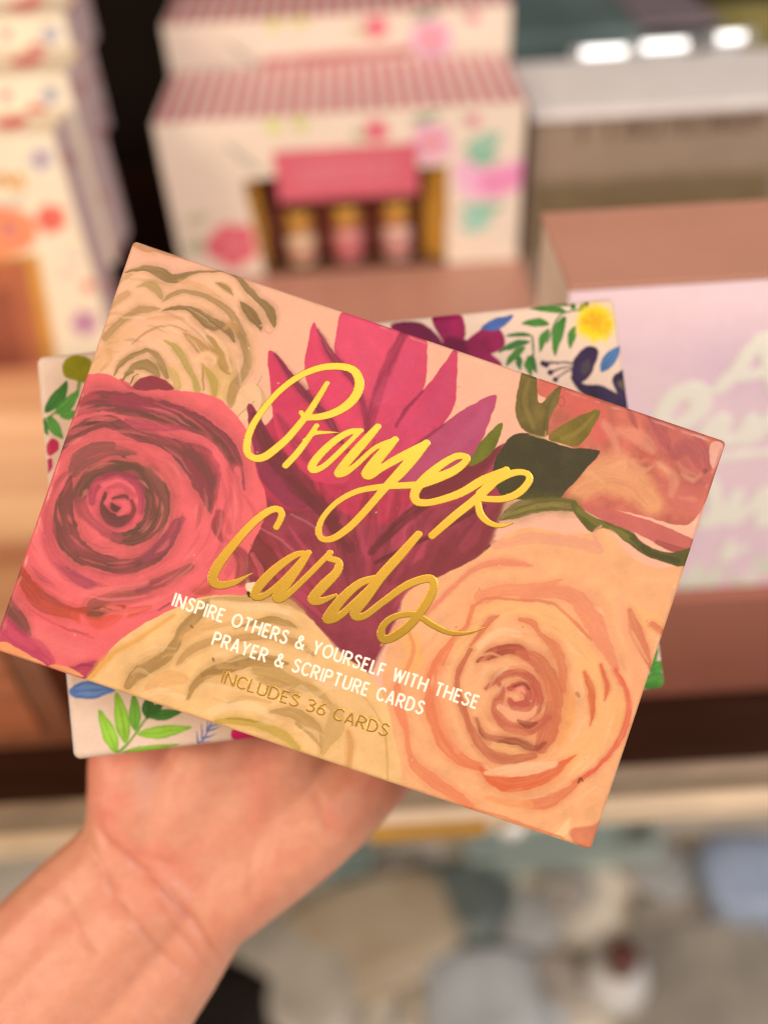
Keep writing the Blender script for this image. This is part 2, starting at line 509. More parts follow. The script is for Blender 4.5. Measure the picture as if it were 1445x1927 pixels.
def lotion_front(root, yf, z0, z1, xl, xr, front, dy):
    P = front_grid(xl, xr, yf, z0, z1, 260)
    cv = canvas_on(P, (240, 216, 188))
    X, Y = to_sketch(P)
    D = 0 if front else dy
    sh = lambda pts: [(x, y + D, *r) for x, y, *r in pts]
    for x, y in ((512, 238), (562, 232)):
        cv.leaf('p', x, y + D - 14, x + 8, y + D + 16, 26, (205, 205, 110))
    cv.stroke('p', sh([(430, 275, 8), (462, 300, 14), (492, 322, 8)]), (165, 160, 140), a=.8, f=4)
    flower(cv, 708, 246 + D, 24, (226, 110, 125), (200, 60, 80))
    cv.leaf('p', 660, 245 + D, 694, 262 + D, 12, (150, 160, 110))
    cv.leaf('p', 770, 228 + D, 835, 208 + D, 16, (130, 150, 115))
    flower(cv, 812, 268 + D, 42, (232, 170, 185), (225, 140, 120))
    cv.leaf('p', 868, 218 + D, 900, 232 + D, 16, (150, 180, 150)); flower(cv, 890, 226 + D, 14, (225, 130, 140))
    if front:
        cv.leaf('p', 872, 285, 945, 250, 40, (150, 185, 152)); cv.leaf('p', 900, 255, 925, 310, 40, (155, 188, 158)); cv.leaf('p', 880, 300, 940, 290, 26, (130, 175, 140))
        cv.fill('p', [(862, 300), (905, 315), (960, 305), (984, 300), (982, 345), (940, 372), (880, 372), (858, 345)], (240, 182, 198), f=9)
        cv.fill('p', [(900, 330), (950, 315), (985, 305), (984, 345), (940, 365), (905, 360)], (240, 150, 178), f=10)
        cv.leaf('p', 862, 395, 950, 385, 26, (130, 180, 145)); cv.leaf('p', 862, 425, 930, 412, 28, (150, 190, 160)); cv.leaf('p', 875, 380, 915, 430, 22, (150, 190, 165))
        flower(cv, 440, 462, 46, (228, 95, 108), (235, 140, 140)); cv.fill('p', [(385, 470), (400, 440), (425, 460), (410, 490)], (225, 110, 115), f=5)
        cv.leaf('p', 350, 420, 395, 400, 22, (190, 175, 140)); cv.leaf('p', 352, 470, 385, 455, 26, (165, 170, 125))
        hole = (X > 456 + (Y - 340) * .24) & (X < 846 - (Y - 300) * .03) & (Y > 338 - (X - 456) * .075) & (Y < 520)
        f4 = ~(hole[:-1, :-1] & hole[1:, 1:] & hole[:-1, 1:] & hole[1:, :-1])
        place(root, link("front_panel", grid_mesh("front_panel", P, cv.finish(), f4), cardm))
        # kraft cheeks of the window, the pink name band over it
        for (ax, bx) in (((456, 492), (340, 505)), ((798, 846), (306, 480))):
            a0 = hit(ax[0] + (3 if ax[0] < 600 else 0), bx[0] + 4, y=yf); 
            inner = 0.010
            xin = hit(ax[1] if ax[0] < 600 else ax[0], 400, y=yf + inner)[0]
            xo = hit(ax[0] + 16 if ax[0] < 600 else ax[1] - 3, 400, y=yf)[0]
            me = bpy.data.meshes.new("window_cheek")
            zt = hit(*( (474, 336) if ax[0] < 600 else (822, 308) ), y=yf)[2]
            tk = 0.0008
            vs = [(xo, yf + .001, z0 + .003), (xin, yf + inner, z0 + .003), (xin, yf + inner, zt), (xo, yf + .001, zt)]
            vs += [(x + tk, y + tk, z) for x, y, z in vs]
            me.from_pydata(vs, [], [(0, 1, 2, 3), (7, 6, 5, 4), (0, 4, 5, 1), (1, 5, 6, 2), (2, 6, 7, 3), (3, 7, 4, 0)])
            place(root, link("window_cheek", me, ochre))
        a0 = hit(514, 285, y=yf - .001); b0 = hit(778, 362, y=yf - .001)
        bx0, bx1, bz0, bz1 = a0[0], b0[0] + .003, hit(640, 372, y=yf)[2], hit(640, 276, y=yf)[2]
        Pb = front_grid(bx0, bx1, yf - .0015, bz0, bz1, 90)
        cb = canvas_on(Pb, (212, 104, 112))
        Xb, Yb = to_sketch(Pb)
        # two lines of pale lettering
        rnd = random.Random(3)
        for row, yy in ((0, 312), (1, 335)):
            xx = 560
            while xx < 742:
                hgt = rnd.uniform(5, 11)
                cb.stroke('p', [(xx, yy - (xx - 640) * .065 + hgt / 2, 4), (xx + 5, yy - (xx - 640) * .065 - hgt / 2, 4)], (238, 190, 185), a=.55, f=3)
                xx += rnd.uniform(9, 15)
        place(root, link("name_band", grid_mesh("name_band", Pb, cb.finish()), cardm))
    else:
        cv.stroke('p', [(500, 118, 16), (640, 107, 18), (770, 96, 16)], (190, 70, 85), a=.9, f=3)
        place(root, link("front_panel", grid_mesh("front_panel", P, cv.finish()), cardm))

MZ = 0.100
yf = 0.562; zt = hit(640, 212, y=yf)[2]
xl, xr = hit(287, 236, y=yf)[0], hit(990, 190, y=yf)[0]
r1 = lotion_set(yf, 0.657, MZ, zt, xl, xr, "cream floral gift set box with a striped lid and a window showing three small tubes", True)
lotion_front(r1, yf, MZ, zt, xl, xr, True, 0)
yf2 = 0.660; zt2 = hit(640, 28, y=yf2)[2]
xl2, xr2 = xl - .002, xr + .004
r2 = lotion_set(yf2, 0.745, MZ, zt2, xl2, xr2, "striped gift set box right behind the windowed one, red band along its front", False)
lotion_front(r2, yf2, MZ, zt2, xl2, xr2, False, -195)

# tubes inside the window
gold_cap = material("gold_cap", (0.80, 0.47, 0.11), rough=0.35, metal=0.7)
for px, pc, bc, lab in ((562, 415, (0.66, 0.50, 0.33), "gold capped cream tube in the gift box window, nearest to the dark gap"),
                        (652, 405, (0.62, 0.25, 0.25), "gold capped pink tube between the two other tubes in the gift box window"),
                        (745, 398, (0.66, 0.42, 0.36), "gold capped pale pink tube in the gift box window, nearest to the magenta flower")):
    c = hit(px, pc, y=yf + 0.013)
    root = empty("hand_cream_tube", (c[0], yf + 0.0125, MZ + .0022), lab, "tube", "hand cream tubes in the gift box window")
    hh = c[2] - MZ
    tb = link("tube_body", lathe_mesh("tube_body", [(.0088, 0), (.0095, .004), (.0098, hh * .55), (.0075, hh * .72), (.0070, hh * .74)]), material("tube_plastic", bc, rough=0.3), root)
    link("cap", lathe_mesh("cap", [(.0086, hh * .745), (.0092, hh * .76), (.0092, hh * 1.12), (.0084, hh * 1.16)]), gold_cap, root)
    link("tube_band", lathe_mesh("tube_band", [(.0099, hh * .22), (.0101, hh * .23), (.0101, hh * .42), (.0099, hh * .43)]), material("tube_print", (bc[0] * .8, bc[1] * .45, bc[2] * .5), rough=0.4), root)

# ---- terracotta boxes of the row
def plain_box(name, x0, x1, y0, y1, z0, z1, mat, label, cat, group=None, lid=0.0, lidmat=None):
    root = empty(name, ((x0 + x1) / 2, y0, z0), label, cat, group)
    place(root, link("box_body", box_mesh("box_body", x0 + .0006, x1 - .0006, y0 + .0006, y1 - .0006, z0, z1 - lid - .0004, 0.0012), mat))
    if lid:
        place(root, link("lid", box_mesh("lid", x0, x1, y0, y1, z1 - lid, z1, 0.0014), lidmat or mat))
    return root

TG = "flat terracotta gift boxes along the shelf"
xm1 = hit(985, 492, z=MZ)[0]
plain_box("gift_box", hit(330, 505, z=MZ)[0] + .01, xm1, 0.262, 0.75, 0, MZ - .0008, terra, "flat terracotta box under the striped gift sets", "gift box", TG, 0.03)
lx1 = hit(208, 690, z=MZ)[0]
lb = plain_box("gift_box", lx1 - .34, lx1 - .004, 0.265, 0.467, 0, MZ, material("brown_card", (0.30, 0.115, 0.06), rough=0.42, noise=0.25, nscale=22), "flat brown box with an orange lid below the flowered boxes", "gift box", TG, 0.012, terra_l)
# faint gold lettering on its front
Pf = front_grid(lx1 - .30, lx1 - .02, 0.2645, 0.012, 0.082, 160)
cv = canvas_on(Pf, (166, 96, 62), wp=np.array([0.75, .62, .5]))
rnd = random.Random(8)
for yy, hgt in ((1262, 30), (1312, 26), (1372, 18)):
    xx = -60
    while xx < 190:
        cv.stroke('p', [(xx, yy + hgt * .5, 7), (xx + 6, yy, 9), (xx + 16, yy - hgt * rnd.uniform(-.3, .5), 6)], (120, 70, 40), a=.75, f=4)
        xx += rnd.uniform(17, 30)
place(lb, link("front_print", grid_mesh("front_print", Pf, cv.finish(.14)), cardm))

# ---- the pink gift box at the right
py_, pz0, pz1 = 0.279, 0.076, 0.237
px0 = hit(1072, 545, y=py_)[0]
plain_box("gift_box", px0 - .012, px0 + .40, 0.273, 0.46, 0, pz0 - .0008, material("dark_terracotta_card", (0.36, 0.13, 0.085), rough=0.42, noise=0.1, nscale=14), "flat terracotta box carrying the big pink box with gold script", "gift box", TG, 0.02)
root = empty("gift_box", (px0 + .15, py_, pz0), "tall pink gift box with big pale gold script and a terracotta top", "gift box")
yb = 0.337
place(root, link("box_body", box_mesh("box_body", px0 + .0006, px0 + .36, py_ + .0008, yb, pz0, pz1 - .002, .0008), cream_m))
place(root, link("lid", box_mesh("lid", px0 - .0004, px0 + .3605, py_ - .0004, yb + .0005, pz1 - .0018, pz1, .0006), terra))
Pf = front_grid(px0, px0 + .36, py_, pz0, pz1 - .002, 420)
cv = canvas_on(Pf, (241, 206, 210), wp=np.array([.98, .86, .82]))
X, Y = cv.X0, cv.Y0
lav = np.clip((fbm(X / 160 + 3, Y / 160 + 8, 3) - .38) * 2.6, 0, 1) * np.clip((Y - 560) / 160, 0, 1)
cv.C += (ink((226, 188, 205), cv.wp) - cv.C) * (lav * .8)[..., None]
for x, y in ((1330, 1085), (1395, 1095), (1440, 1060), (1290, 1090)):
    cv.leaf('p', x, y + 22, x + 26, y - 30, 20, (222, 222, 196)); cv.leaf('p', x, y + 22, x - 24, y - 22, 16, (214, 212, 180))
place(root, link("front_panel", grid_mesh("front_panel", Pf, cv.finish(.03)), cardm))
foil_pale = material("pale_gold_foil", (0.95, 0.94, 0.84), rough=0.5, metal=0.05)
def panel_strokes(lines, y):
    out = []
    for pts in lines:
        S = spline(pts, False, 6)
        P = np.array([hit(a, b, y=y) for a, b, _ in S])
        dpt = (P - CAM) @ F_
        out.append(np.stack([P[:, 0], P[:, 2], S[:, 2] * 1.2 * dpt / FPX], 1))
    return out
SCR = [[(1352, 730, 26), (1385, 700, 30), (1410, 660, 28), (1440, 640, 30), (1450, 690, 30), (1462, 740, 24)],
       [(1365, 712, 22), (1410, 706, 22), (1450, 700, 22)],
       [(1222, 838, 26), (1245, 780, 30), (1272, 742, 34), (1312, 738, 36), (1312, 775, 34), (1275, 800, 30), (1245, 806, 24)],
       [(1318, 838, 22), (1335, 800, 26), (1362, 790, 24), (1352, 822, 26), (1385, 826, 24), (1412, 790, 26), (1398, 826, 26), (1430, 812, 24), (1462, 770, 26), (1470, 830, 22)],
       [(1240, 845, 20), (1300, 862, 14), (1380, 858, 18), (1450, 850, 16)],
       [(1300, 935, 22), (1330, 905, 26), (1345, 955, 24), (1322, 985, 22), (1360, 975, 22), (1385, 930, 24), (1375, 980, 24), (1410, 955, 22), (1440, 925, 24), (1432, 985, 22), (1470, 960, 22)],
       [(1375, 1020, 16), (1362, 1050, 18), (1400, 1030, 16)]]
me = pen_sheet("gold_script", panel_strokes(SCR, py_), .0007, .0003, .0006)
o = link("gold_script", me, foil_pale)
for v in me.vertices:
    x_, z_, h_ = v.co
    v.co = (x_, py_ - h_, z_)
me.flip_normals()
place(root, o)

# ---- left: flowered boxes one behind the other
def flowered_box(yf, yb, z0, z1, xr_, label, first, dy=0):
    xl_ = xr_ - .26
    root = empty("flowered_box", (xr_ - .13, yf, z0), label, "gift box", "flowered boxes lined up beside the dark gap")
    place(root, link("box_body", box_mesh("box_body", xl_, xr_ - .0005, yf + .001, yb - .0008, z0, z1 - .0015, .0008), grey_side))
    P = front_grid(xl_, xr_, yf, z0, z1, 300)
    cv = canvas_on(P, (250, 224, 190))
    if first:
        flower(cv, 78, 300, 22, (176, 170, 185), (230, 160, 110)); flower(cv, 97, 412, 30, (232, 112, 92), (225, 85, 75))
        cv.fill('p', [(-30, 400), (20, 392), (62, 410), (70, 445), (40, 475), (-30, 480)], (245, 150, 108), f=6)
        flower(cv, 18, 432, 18, (215, 130, 110), (170, 140, 150))
        cv.stroke('p', [(-10, 348, 12), (8, 330, 12), (20, 352, 12), (36, 330, 12), (44, 355, 10)], (214, 150, 60), f=3)
        cv.stroke('p', [(-10, 378, 9), (20, 388, 9), (40, 372, 9)], (170, 150, 140), a=.7, f=4)
        cv.fill('p', [(-90, 492), (72, 478), (112, 690), (-90, 720)], (206, 146, 70), f=5, sharp=True)
        cv.fill('p', [(-90, 500), (48, 490), (84, 690), (-90, 720)], (178, 104, 72), f=10, sharp=True)
        cv.fill('p', [(-90, 560), (20, 540), (50, 690), (-90, 720)], (150, 84, 62), f=14, sharp=True)
        flower(cv, 160, 608, 26, (196, 140, 165), (180, 110, 150)); flower(cv, 166, 538, 12, (230, 130, 110))
        cv.leaf('p', 110, 520, 150, 505, 20, (225, 200, 170)); cv.leaf('p', 120, 470, 155, 490, 12, (205, 190, 170))
    else:
        flower(cv, 95, 300 + dy, 20, (176, 170, 172)); flower(cv, 12, 300 + dy, 12, (232, 140, 130)); flower(cv, 70, 290 + dy + 45, 22, (205, 90, 85))
    place(root, link("front_panel", grid_mesh("front_panel", P, cv.finish()), cardm))
    P = top_grid(xl_, xr_, yf, yb - .001, z1, 200)
    cv = canvas_on(P, (228, 198, 160))
    tx, ty = to_sketch(np.array([[xr_ - .02, (yf + yb) / 2, z1]]))
    cv.fill('p', [(tx[0] - 55, ty[0] + 2), (tx[0] - 30, ty[0] - 12), (tx[0] + 2, ty[0] - 14), (tx[0] + 10, ty[0] - 2), (tx[0] - 20, ty[0] + 12)], (196, 74, 74), f=4)
    place(root, link("lid", grid_mesh("lid", P, cv.finish()), cardm))
    sg = np.array([[(xr_, yf + (yb - .001 - yf) * a, z0 + (z1 - z0) * b) for a in np.linspace(0, 1, 20)] for b in np.linspace(0, 1, 60)])
    cv = canvas_on(sg, (206, 178, 168))  # side painted darker than the front, its shadow put into the colour
    rr = random.Random(int(yf * 1000))
    for _ in range(5):
        sx, sy = to_sketch(sg[rr.randrange(60), rr.randrange(20)][None])
        flower(cv, sx[0], sy[0], 14, (178, 112, 108), a=.7)
    place(root, link("side_panel", grid_mesh("side_panel", sg, cv.finish()), cardm))

FR = [(0.480, 0.515, 0, 100, 250), (0.516, 0.563, 0, 124, 137), (0.564, 0.608, 0, 120, 26), (0.609, 0.66, 0, 112, -60)]
LAB = ["cream flowered box with gold script and an ochre window, frontmost beside the dark gap",
       "cream flowered box right behind the frontmost one with the ochre window",
       "cream flowered box between two others, its lid just under the hindmost one",
       "cream flowered box hindmost in its line, cut by the photo's top edge"]
for i, (y0, y1, z1, px, py2) in enumerate(FR):
    c_ = hit(px, py2, y=y0)
    flowered_box(y0, y1, 0.0 if i == 0 else c_[2] - (.11, .11, .075, .05)[i], c_[2], c_[0], LAB[i], i == 0, {0: 0, 1: -120, 2: -235, 3: -330}[i])

rz = [hit(f[3], f[4], y=f[0])[2] - (0, .1105, .0755, .0505)[i] for i, f in enumerate(FR)]
root = empty("display_riser", (-.45, .517, 0), "dark stepped riser carrying the rear flowered boxes", "riser")
for k in (1, 2, 3):
    place(root, link("step", box_mesh("step", -.62, hit(FR[k][3], FR[k][4], y=FR[k][0])[0] - .02, FR[k][0] + .003, FR[k][1] - .0012, 0, rz[k], .001), walld))

# ---- right rear: tan box with a white lid and glowing highlight streaks behind it
tan = material("tan_card", (0.24, 0.18, 0.135), rough=0.5, noise=0.1, nscale=12)
white_m = material("white_card", (0.86, 0.82, 0.80), rough=0.4, noise=0.04)
TY = .575
tx0 = hit(1003, 205, y=TY)[0]; tz = hit(1210, 201, y=TY)[2]
root = plain_box("storage_box", tx0, tx0 + .42, TY, TY + .1, 0, tz, tan, "tan box with a white lid behind the pink box", "box", None, 0.006, white_m)
Pf = front_grid(tx0 + .001, tx0 + .419, TY - .0005, 0.0, tz - .007, 200)
cv = canvas_on(Pf, (176, 142, 114), wp=np.array([1.25, .98, .80]))
xx = 1095
rnd = random.Random(5)
while xx < 1450:
    if rnd.random() < .78:
        cv.stroke('p', [(xx, 264 - (xx - 1095) * .07, 9), (xx + 2, 230 - (xx - 1095) * .07, 9)], (92, 60, 44), a=.85, f=3)
        if rnd.random() < .6: cv.stroke('p', [(xx, 246 - (xx - 1095) * .07, 6), (xx + 9, 244 - (xx - 1095) * .07, 6)], (92, 60, 44), a=.8, f=3)
    xx += rnd.uniform(13, 19)
cv.fill('p', [(1000, 345), (1200, 330), (1450, 320), (1450, 480), (1000, 480)], (124, 98, 62), f=24, a=.8, sharp=True)
place(root, link("front_print", grid_mesh("front_print", Pf, cv.finish(.08)), cardm))

def roll_mesh(name, L, r, ry):
    bm = bmesh.new()
    n, m = 28, 26
    rings = []
    for i in range(m + 1):
        x = -L / 2 + L * i / m
        e = min(1, (1 - abs(2 * i / m - 1)) * 3.2)
        s = .15 + .85 * math.sin(e * math.pi / 2)
        rings.append([bm.verts.new((x, ry * s * math.cos(2 * math.pi * k / n), r * s * math.sin(2 * math.pi * k / n))) for k in range(n)])
    for a, b in zip(rings, rings[1:]):
        for k in range(n): bm.faces.new((a[k], b[k], b[(k + 1) % n], a[(k + 1) % n]))
    bm.faces.new(rings[0]); bm.faces.new(rings[-1][::-1])
    bmesh.ops.recalc_face_normals(bm, faces=bm.faces[:])
    me = bpy.data.meshes.new(name); bm.to_mesh(me); bm.free()
    for p in me.polygons: p.use_smooth = True
    return me

tube_glow = material("highlight_streak", (0.9, 0.9, 0.9), rough=0.4, emis=((1.0, 0.97, 0.92), 2.6))  # glowing tubes added to stand for a highlight on glossy wrap
tube_end = material("streak_end", (0.55, 0.55, 0.56), rough=0.4)
for (a, b, lab) in (((1084, 100), (1186, 95), "added glowing highlight streak behind the white lidded box, nearest to the striped boxes"),
                    ((1196, 90), (1300, 81), "added glowing highlight streak in the middle of three behind the white lidded box"),
                    ((1338, 74), (1408, 66), "added glowing highlight streak in front of the olive yellow box")):
    A, Bp = hit(*a, y=.70), hit(*b, y=.70)
    c = (A + Bp) / 2
    root = empty("highlight_streak", c, lab, "lamp", "added highlight streaks at the back of the shelf")
    L = float(np.linalg.norm(Bp - A))
    t_ = link("streak_tube", roll_mesh("streak_tube", L, .0027, .0027), tube_glow, root)
    for sgn in (-1, 1):
        e_ = link("end_cap", box_mesh("end_cap", sgn * L / 2 - .004, sgn * L / 2 + .004, -.0034, .0034, -.0034, .0034, .001), tube_end, root)
    link("streak_holder", box_mesh("streak_holder", -L / 2, L / 2, .0045, .010, -.012, .001, .002), tube_end, root)
A = hit(1060, 62, y=.74)
plain_box("storage_box", A[0] - .06, A[0] + .12, 0.74, 0.90, 0, A[2], material("teal_card", (0.10, 0.15, 0.15), rough=0.5, noise=0.25, nscale=15), "dark teal box behind the highlight streaks", "box", None, .01, material("teal_lid", (0.13, 0.19, 0.19), rough=.4, noise=.2, nscale=15))
A = hit(1285, 42, y=.74)
plain_box("storage_box", A[0] - .032, A[0] + .030, 0.74, 0.86, 0, A[2], material("mauve_card", (0.22, 0.18, 0.20), rough=0.5, noise=0.2), "grey mauve box between the teal box and the olive box", "box", None, .01)
A = hit(1420, 96, y=.74)
plain_box("storage_box", A[0] - .030, A[0] + .16, 0.74, 0.88, 0, A[2], material("olive_card", (0.36, 0.31, 0.11), rough=0.5, noise=0.25, nscale=20), "olive yellow box beside the grey mauve box", "box", None, .01)

# ---- the lower shelf, out of focus
LZ = -0.60
def at_low(px, py, z=LZ): return hit(px, py, z=z)
def pouch_mesh(name, sx, sy, sz, seed, wr=.12):
    bm = bmesh.new()
    bmesh.ops.create_icosphere(bm, subdivisions=4, radius=1)
    for v in bm.verts:
        p = v.co.normalized()
        q = Vector([math.copysign(abs(c) ** .5, c) for c in p])
        n = float(fbm(np.array([p.x * 2.3 + seed]), np.array([p.y * 2.3 + p.z * 1.7 + seed]), 3)[0]) - .5
        q *= 1 + wr * n * 2
        v.co = (q.x * sx, q.y * sy, (q.z * .5 + .5) * sz * 1.0)
    me = bpy.data.meshes.new(name); bm.to_mesh(me); bm.free()
    for p in me.polygons: p.use_smooth = True
    return me
def pouch(px, py, sx, sy, sz, col, label, rough=.35, seed=1, rot=0.0, name="wrapped_pouch", cat="pouch", col2=None):
    c = at_low(px, py)
    root = link(name, pouch_mesh(name, sx, sy, sz, seed), material(name + "_skin", col, rough=rough, color2=col2, nscale=14) if col2 else material(name + "_skin", col, rough=rough, noise=.25, nscale=18))
    root.location = c; root.rotation_euler.z = rot
    tag(root, label, cat)
    # the flat heat-sealed end of the wrapper
    link("sealed_end", box_mesh("sealed_end", sx * .8, sx * 1.35, -sy * .6, sy * .6, sz * .42, sz * .46, .001), root.data.materials[0], root)
    return root

def tray(px0, px1, py, depth, hgt, col, label):
    a, b = at_low(px0, py), at_low(px1, py)
    root = empty("plastic_tray", ((a[0] + b[0]) / 2, a[1], LZ), label, "tray", "plastic trays at the back of the lower shelf")
    m = material("tray_plastic", col, rough=.3, noise=.12, nscale=10)
    hx = (b[0] - a[0]) / 2
    link("tray_base", box_mesh("tray_base", -hx, hx, 0, depth, 0.0005, .006, .001), m, root)
    for x0, x1, y0, y1 in ((-hx, -hx + .006, .0065, depth - .0065), (hx - .006, hx, .0065, depth - .0065), (-hx, hx, 0, .006), (-hx, hx, depth - .006, depth)):
        link("tray_wall", box_mesh("tray_wall", x0, x1, y0, y1, .0065, hgt, .001), m, root)
    return root
tray(300, 700, 1690, .09, .045, (0.38, 0.50, 0.47), "teal plastic tray on the lower shelf just beside the hand")
tray(880, 1240, 1655, .09, .045, (0.50, 0.62, 0.57), "pale aqua plastic tray on the lower shelf under the card corner")
pouch(1400, 1680, .055, .045, .06, (0.42, 0.52, 0.70), "bright blue wrapped pouch at the lower shelf's far side", seed=2)
pouch(700, 1790, .095, .06, .05, (0.40, 0.31, 0.20), "tan padded pouch lying on the lower shelf beside the wrist", seed=5, rot=.3, col2=(0.52, 0.44, 0.32))
pouch(560, 1870, .075, .06, .05, (0.44, 0.40, 0.33), "cream padded pouch on the lower shelf below the palm", seed=8, rot=-.3)
pouch(905, 1905, .06, .05, .05, (0.46, 0.49, 0.50), "pale bluish wrapped pouch in front of the tan pouch", seed=12)
pouch(845, 1715, .055, .045, .04, (0.13, 0.16, 0.15), "small greenish black pouch between the two trays", seed=15)
pouch(430, 1930, .08, .05, .05, (0.012, 0.009, 0.007), "black pouch on the lower shelf right beside the forearm", seed=17)
pouch(1330, 1880, .09, .07, .03, (0.33, 0.30, 0.25), "flat grey beige pouch on the lower shelf beside the white bottle", seed=21)
c = at_low(1150, 1868)
root = empty("bottle", c, "white bottle with a dark red cap on the lower shelf", "bottle")
link("bottle_body", lathe_mesh("bottle_body", [(.028, 0.0005), (.031, .004), (.031, .044), (.024, .058), (.0125, .064), (.0125, .0700)]), material("bottle_white", (0.70, 0.70, 0.69), rough=.4), root)
link("cap", lathe_mesh("cap", [(.0140, .0705), (.0145, .072), (.0145, .096), (.013, .099)]), material("bottle_cap", (0.11, 0.025, 0.018), rough=.4), root)
root.rotation_euler.x = 0.0

# a price strip clipped to the rail, and the pale disc beside it
a_, b_ = hit(700, 1592, y=.2225), hit(912, 1580, y=.2225)
tag(link("price_label", box_mesh("price_label", a_[0], b_[0], .2205, .2222, -.035, -.0215, .0003), ochre), "ochre price strip on the shelf rail beside the palm", "price label")
c = hit(962, 1562, y=.2225)
d_ = link("round_tag", lathe_mesh("round_tag", [(.0055, 0), (.0065, .0008), (.0065, .0022), (.005, .003)], 28), material("pale_disc", (0.72, 0.74, 0.72), rough=.25))
d_.location = (c[0], .2222, c[2]); d_.rotation_euler.x = math.pi / 2
tag(d_, "small round pale disc on the shelf rail just under the peach card box", "tag")

# crumpled packets lying about on the lower shelf
rp = random.Random(14)
pm = [material("packet_film", c_, rough=.3, noise=.35, nscale=22) for c_ in ((0.40, 0.37, 0.33), (0.37, 0.33, 0.28), (0.41, 0.42, 0.41))]
for i, (x_, y_) in enumerate(((600, 1700), (740, 1660), (990, 1760), (1060, 1690), (1250, 1740), (1390, 1790), (820, 1840), (1030, 1860), (1230, 1640), (1420, 1900), (660, 1900))):
    c = at_low(x_, y_)
    o = link("packet", pouch_mesh("packet", rp.uniform(.025, .05), rp.uniform(.018, .035), rp.uniform(.012, .03), 30 + i, .3), pm[i % 3])
    o.location = c; o.rotation_euler.z = rp.uniform(-1.2, 1.2)
    tag(o, "small crumpled pale packet lying among others on the lower shelf", "packet", "crumpled packets on the lower shelf")
# ------------------------------------------------------------------ the two card boxes: poses
def rot3(a, b, g):
    ca, sa, cb, sb, cg, sg = math.cos(a), math.sin(a), math.cos(b), math.sin(b), math.cos(g), math.sin(g)
    return np.array([[cg, -sg, 0], [sg, cg, 0], [0, 0, 1]]) @ np.array([[cb, 0, sb], [0, 1, 0], [-sb, 0, cb]]) @ np.array([[1, 0, 0], [0, ca, -sa], [0, sa, ca]])

class Pose:
    def __init__(s, a, b, g, x, y, z):
        s.R = B_ @ rot3(a, b, g); s.t = CAM + B_ @ np.array([x, y, z])
    def world(s, P): return P @ s.R.T + s.t
    def mat(s):
        m = Matrix.Identity(4)
        for i in range(3):
            for j in range(3): m[i][j] = s.R[i, j]
            m[i][3] = s.t[i]
        return m
    def uv(s, px, py, z=0.0):
        r = ray(px, py); n = s.R[:, 2]
        t = ((s.t + n * z - CAM) @ n) / (r @ n)
        return ((CAM + t * r) - s.t) @ s.R
    def pen(s, key, pts, n=6, smooth=True, raw=None):
        S = raw if raw is not None else K(key, pts)
        if smooth: S = spline(S, False, n)
        P = np.array([s.uv(a, b) for a, b, _ in S])
        return np.stack([P[:, 0], P[:, 1], S[:, 2] * np.linalg.norm(s.t - CAM) / FPX], 1)

FRONT = Pose(-0.01717, 0.00524, -0.32614, -0.00574, -0.00837, -0.23123); FW, FH, FT = 0.1612, 0.1106, 0.0155
kz = 0.2585 / 0.25274
BACK = Pose(-0.05811, 0.04456, 0.11172, -0.00915 * kz, -0.0029 * kz, -0.2585); BW, BH, BT = 0.165 * kz, 0.11223 * kz, 0.018

def cover_points(W, H, r, over, nx, ny):
    u, v = np.meshgrid(np.linspace(-W / 2 - over, W / 2 + over, nx), np.linspace(-H / 2 - over, H / 2 + over, ny))
    cu, cvv = np.clip(u, -W / 2 + r, W / 2 - r), np.clip(v, -H / 2 + r, H / 2 - r)
    du, dv = u - cu, v - cvv
    L = np.hypot(du, dv) + 1e-12
    arc = np.minimum(L, r * math.pi / 2)
    off = r * np.sin(arc / r); drop = r * (1 - np.cos(arc / r)) + np.maximum(L - r * math.pi / 2, 0)
    drop = np.minimum(drop, r + over - .5708 * r)
    P = np.stack([cu + du / L * off, cvv + dv / L * off, -drop], -1)
    return u, v, P

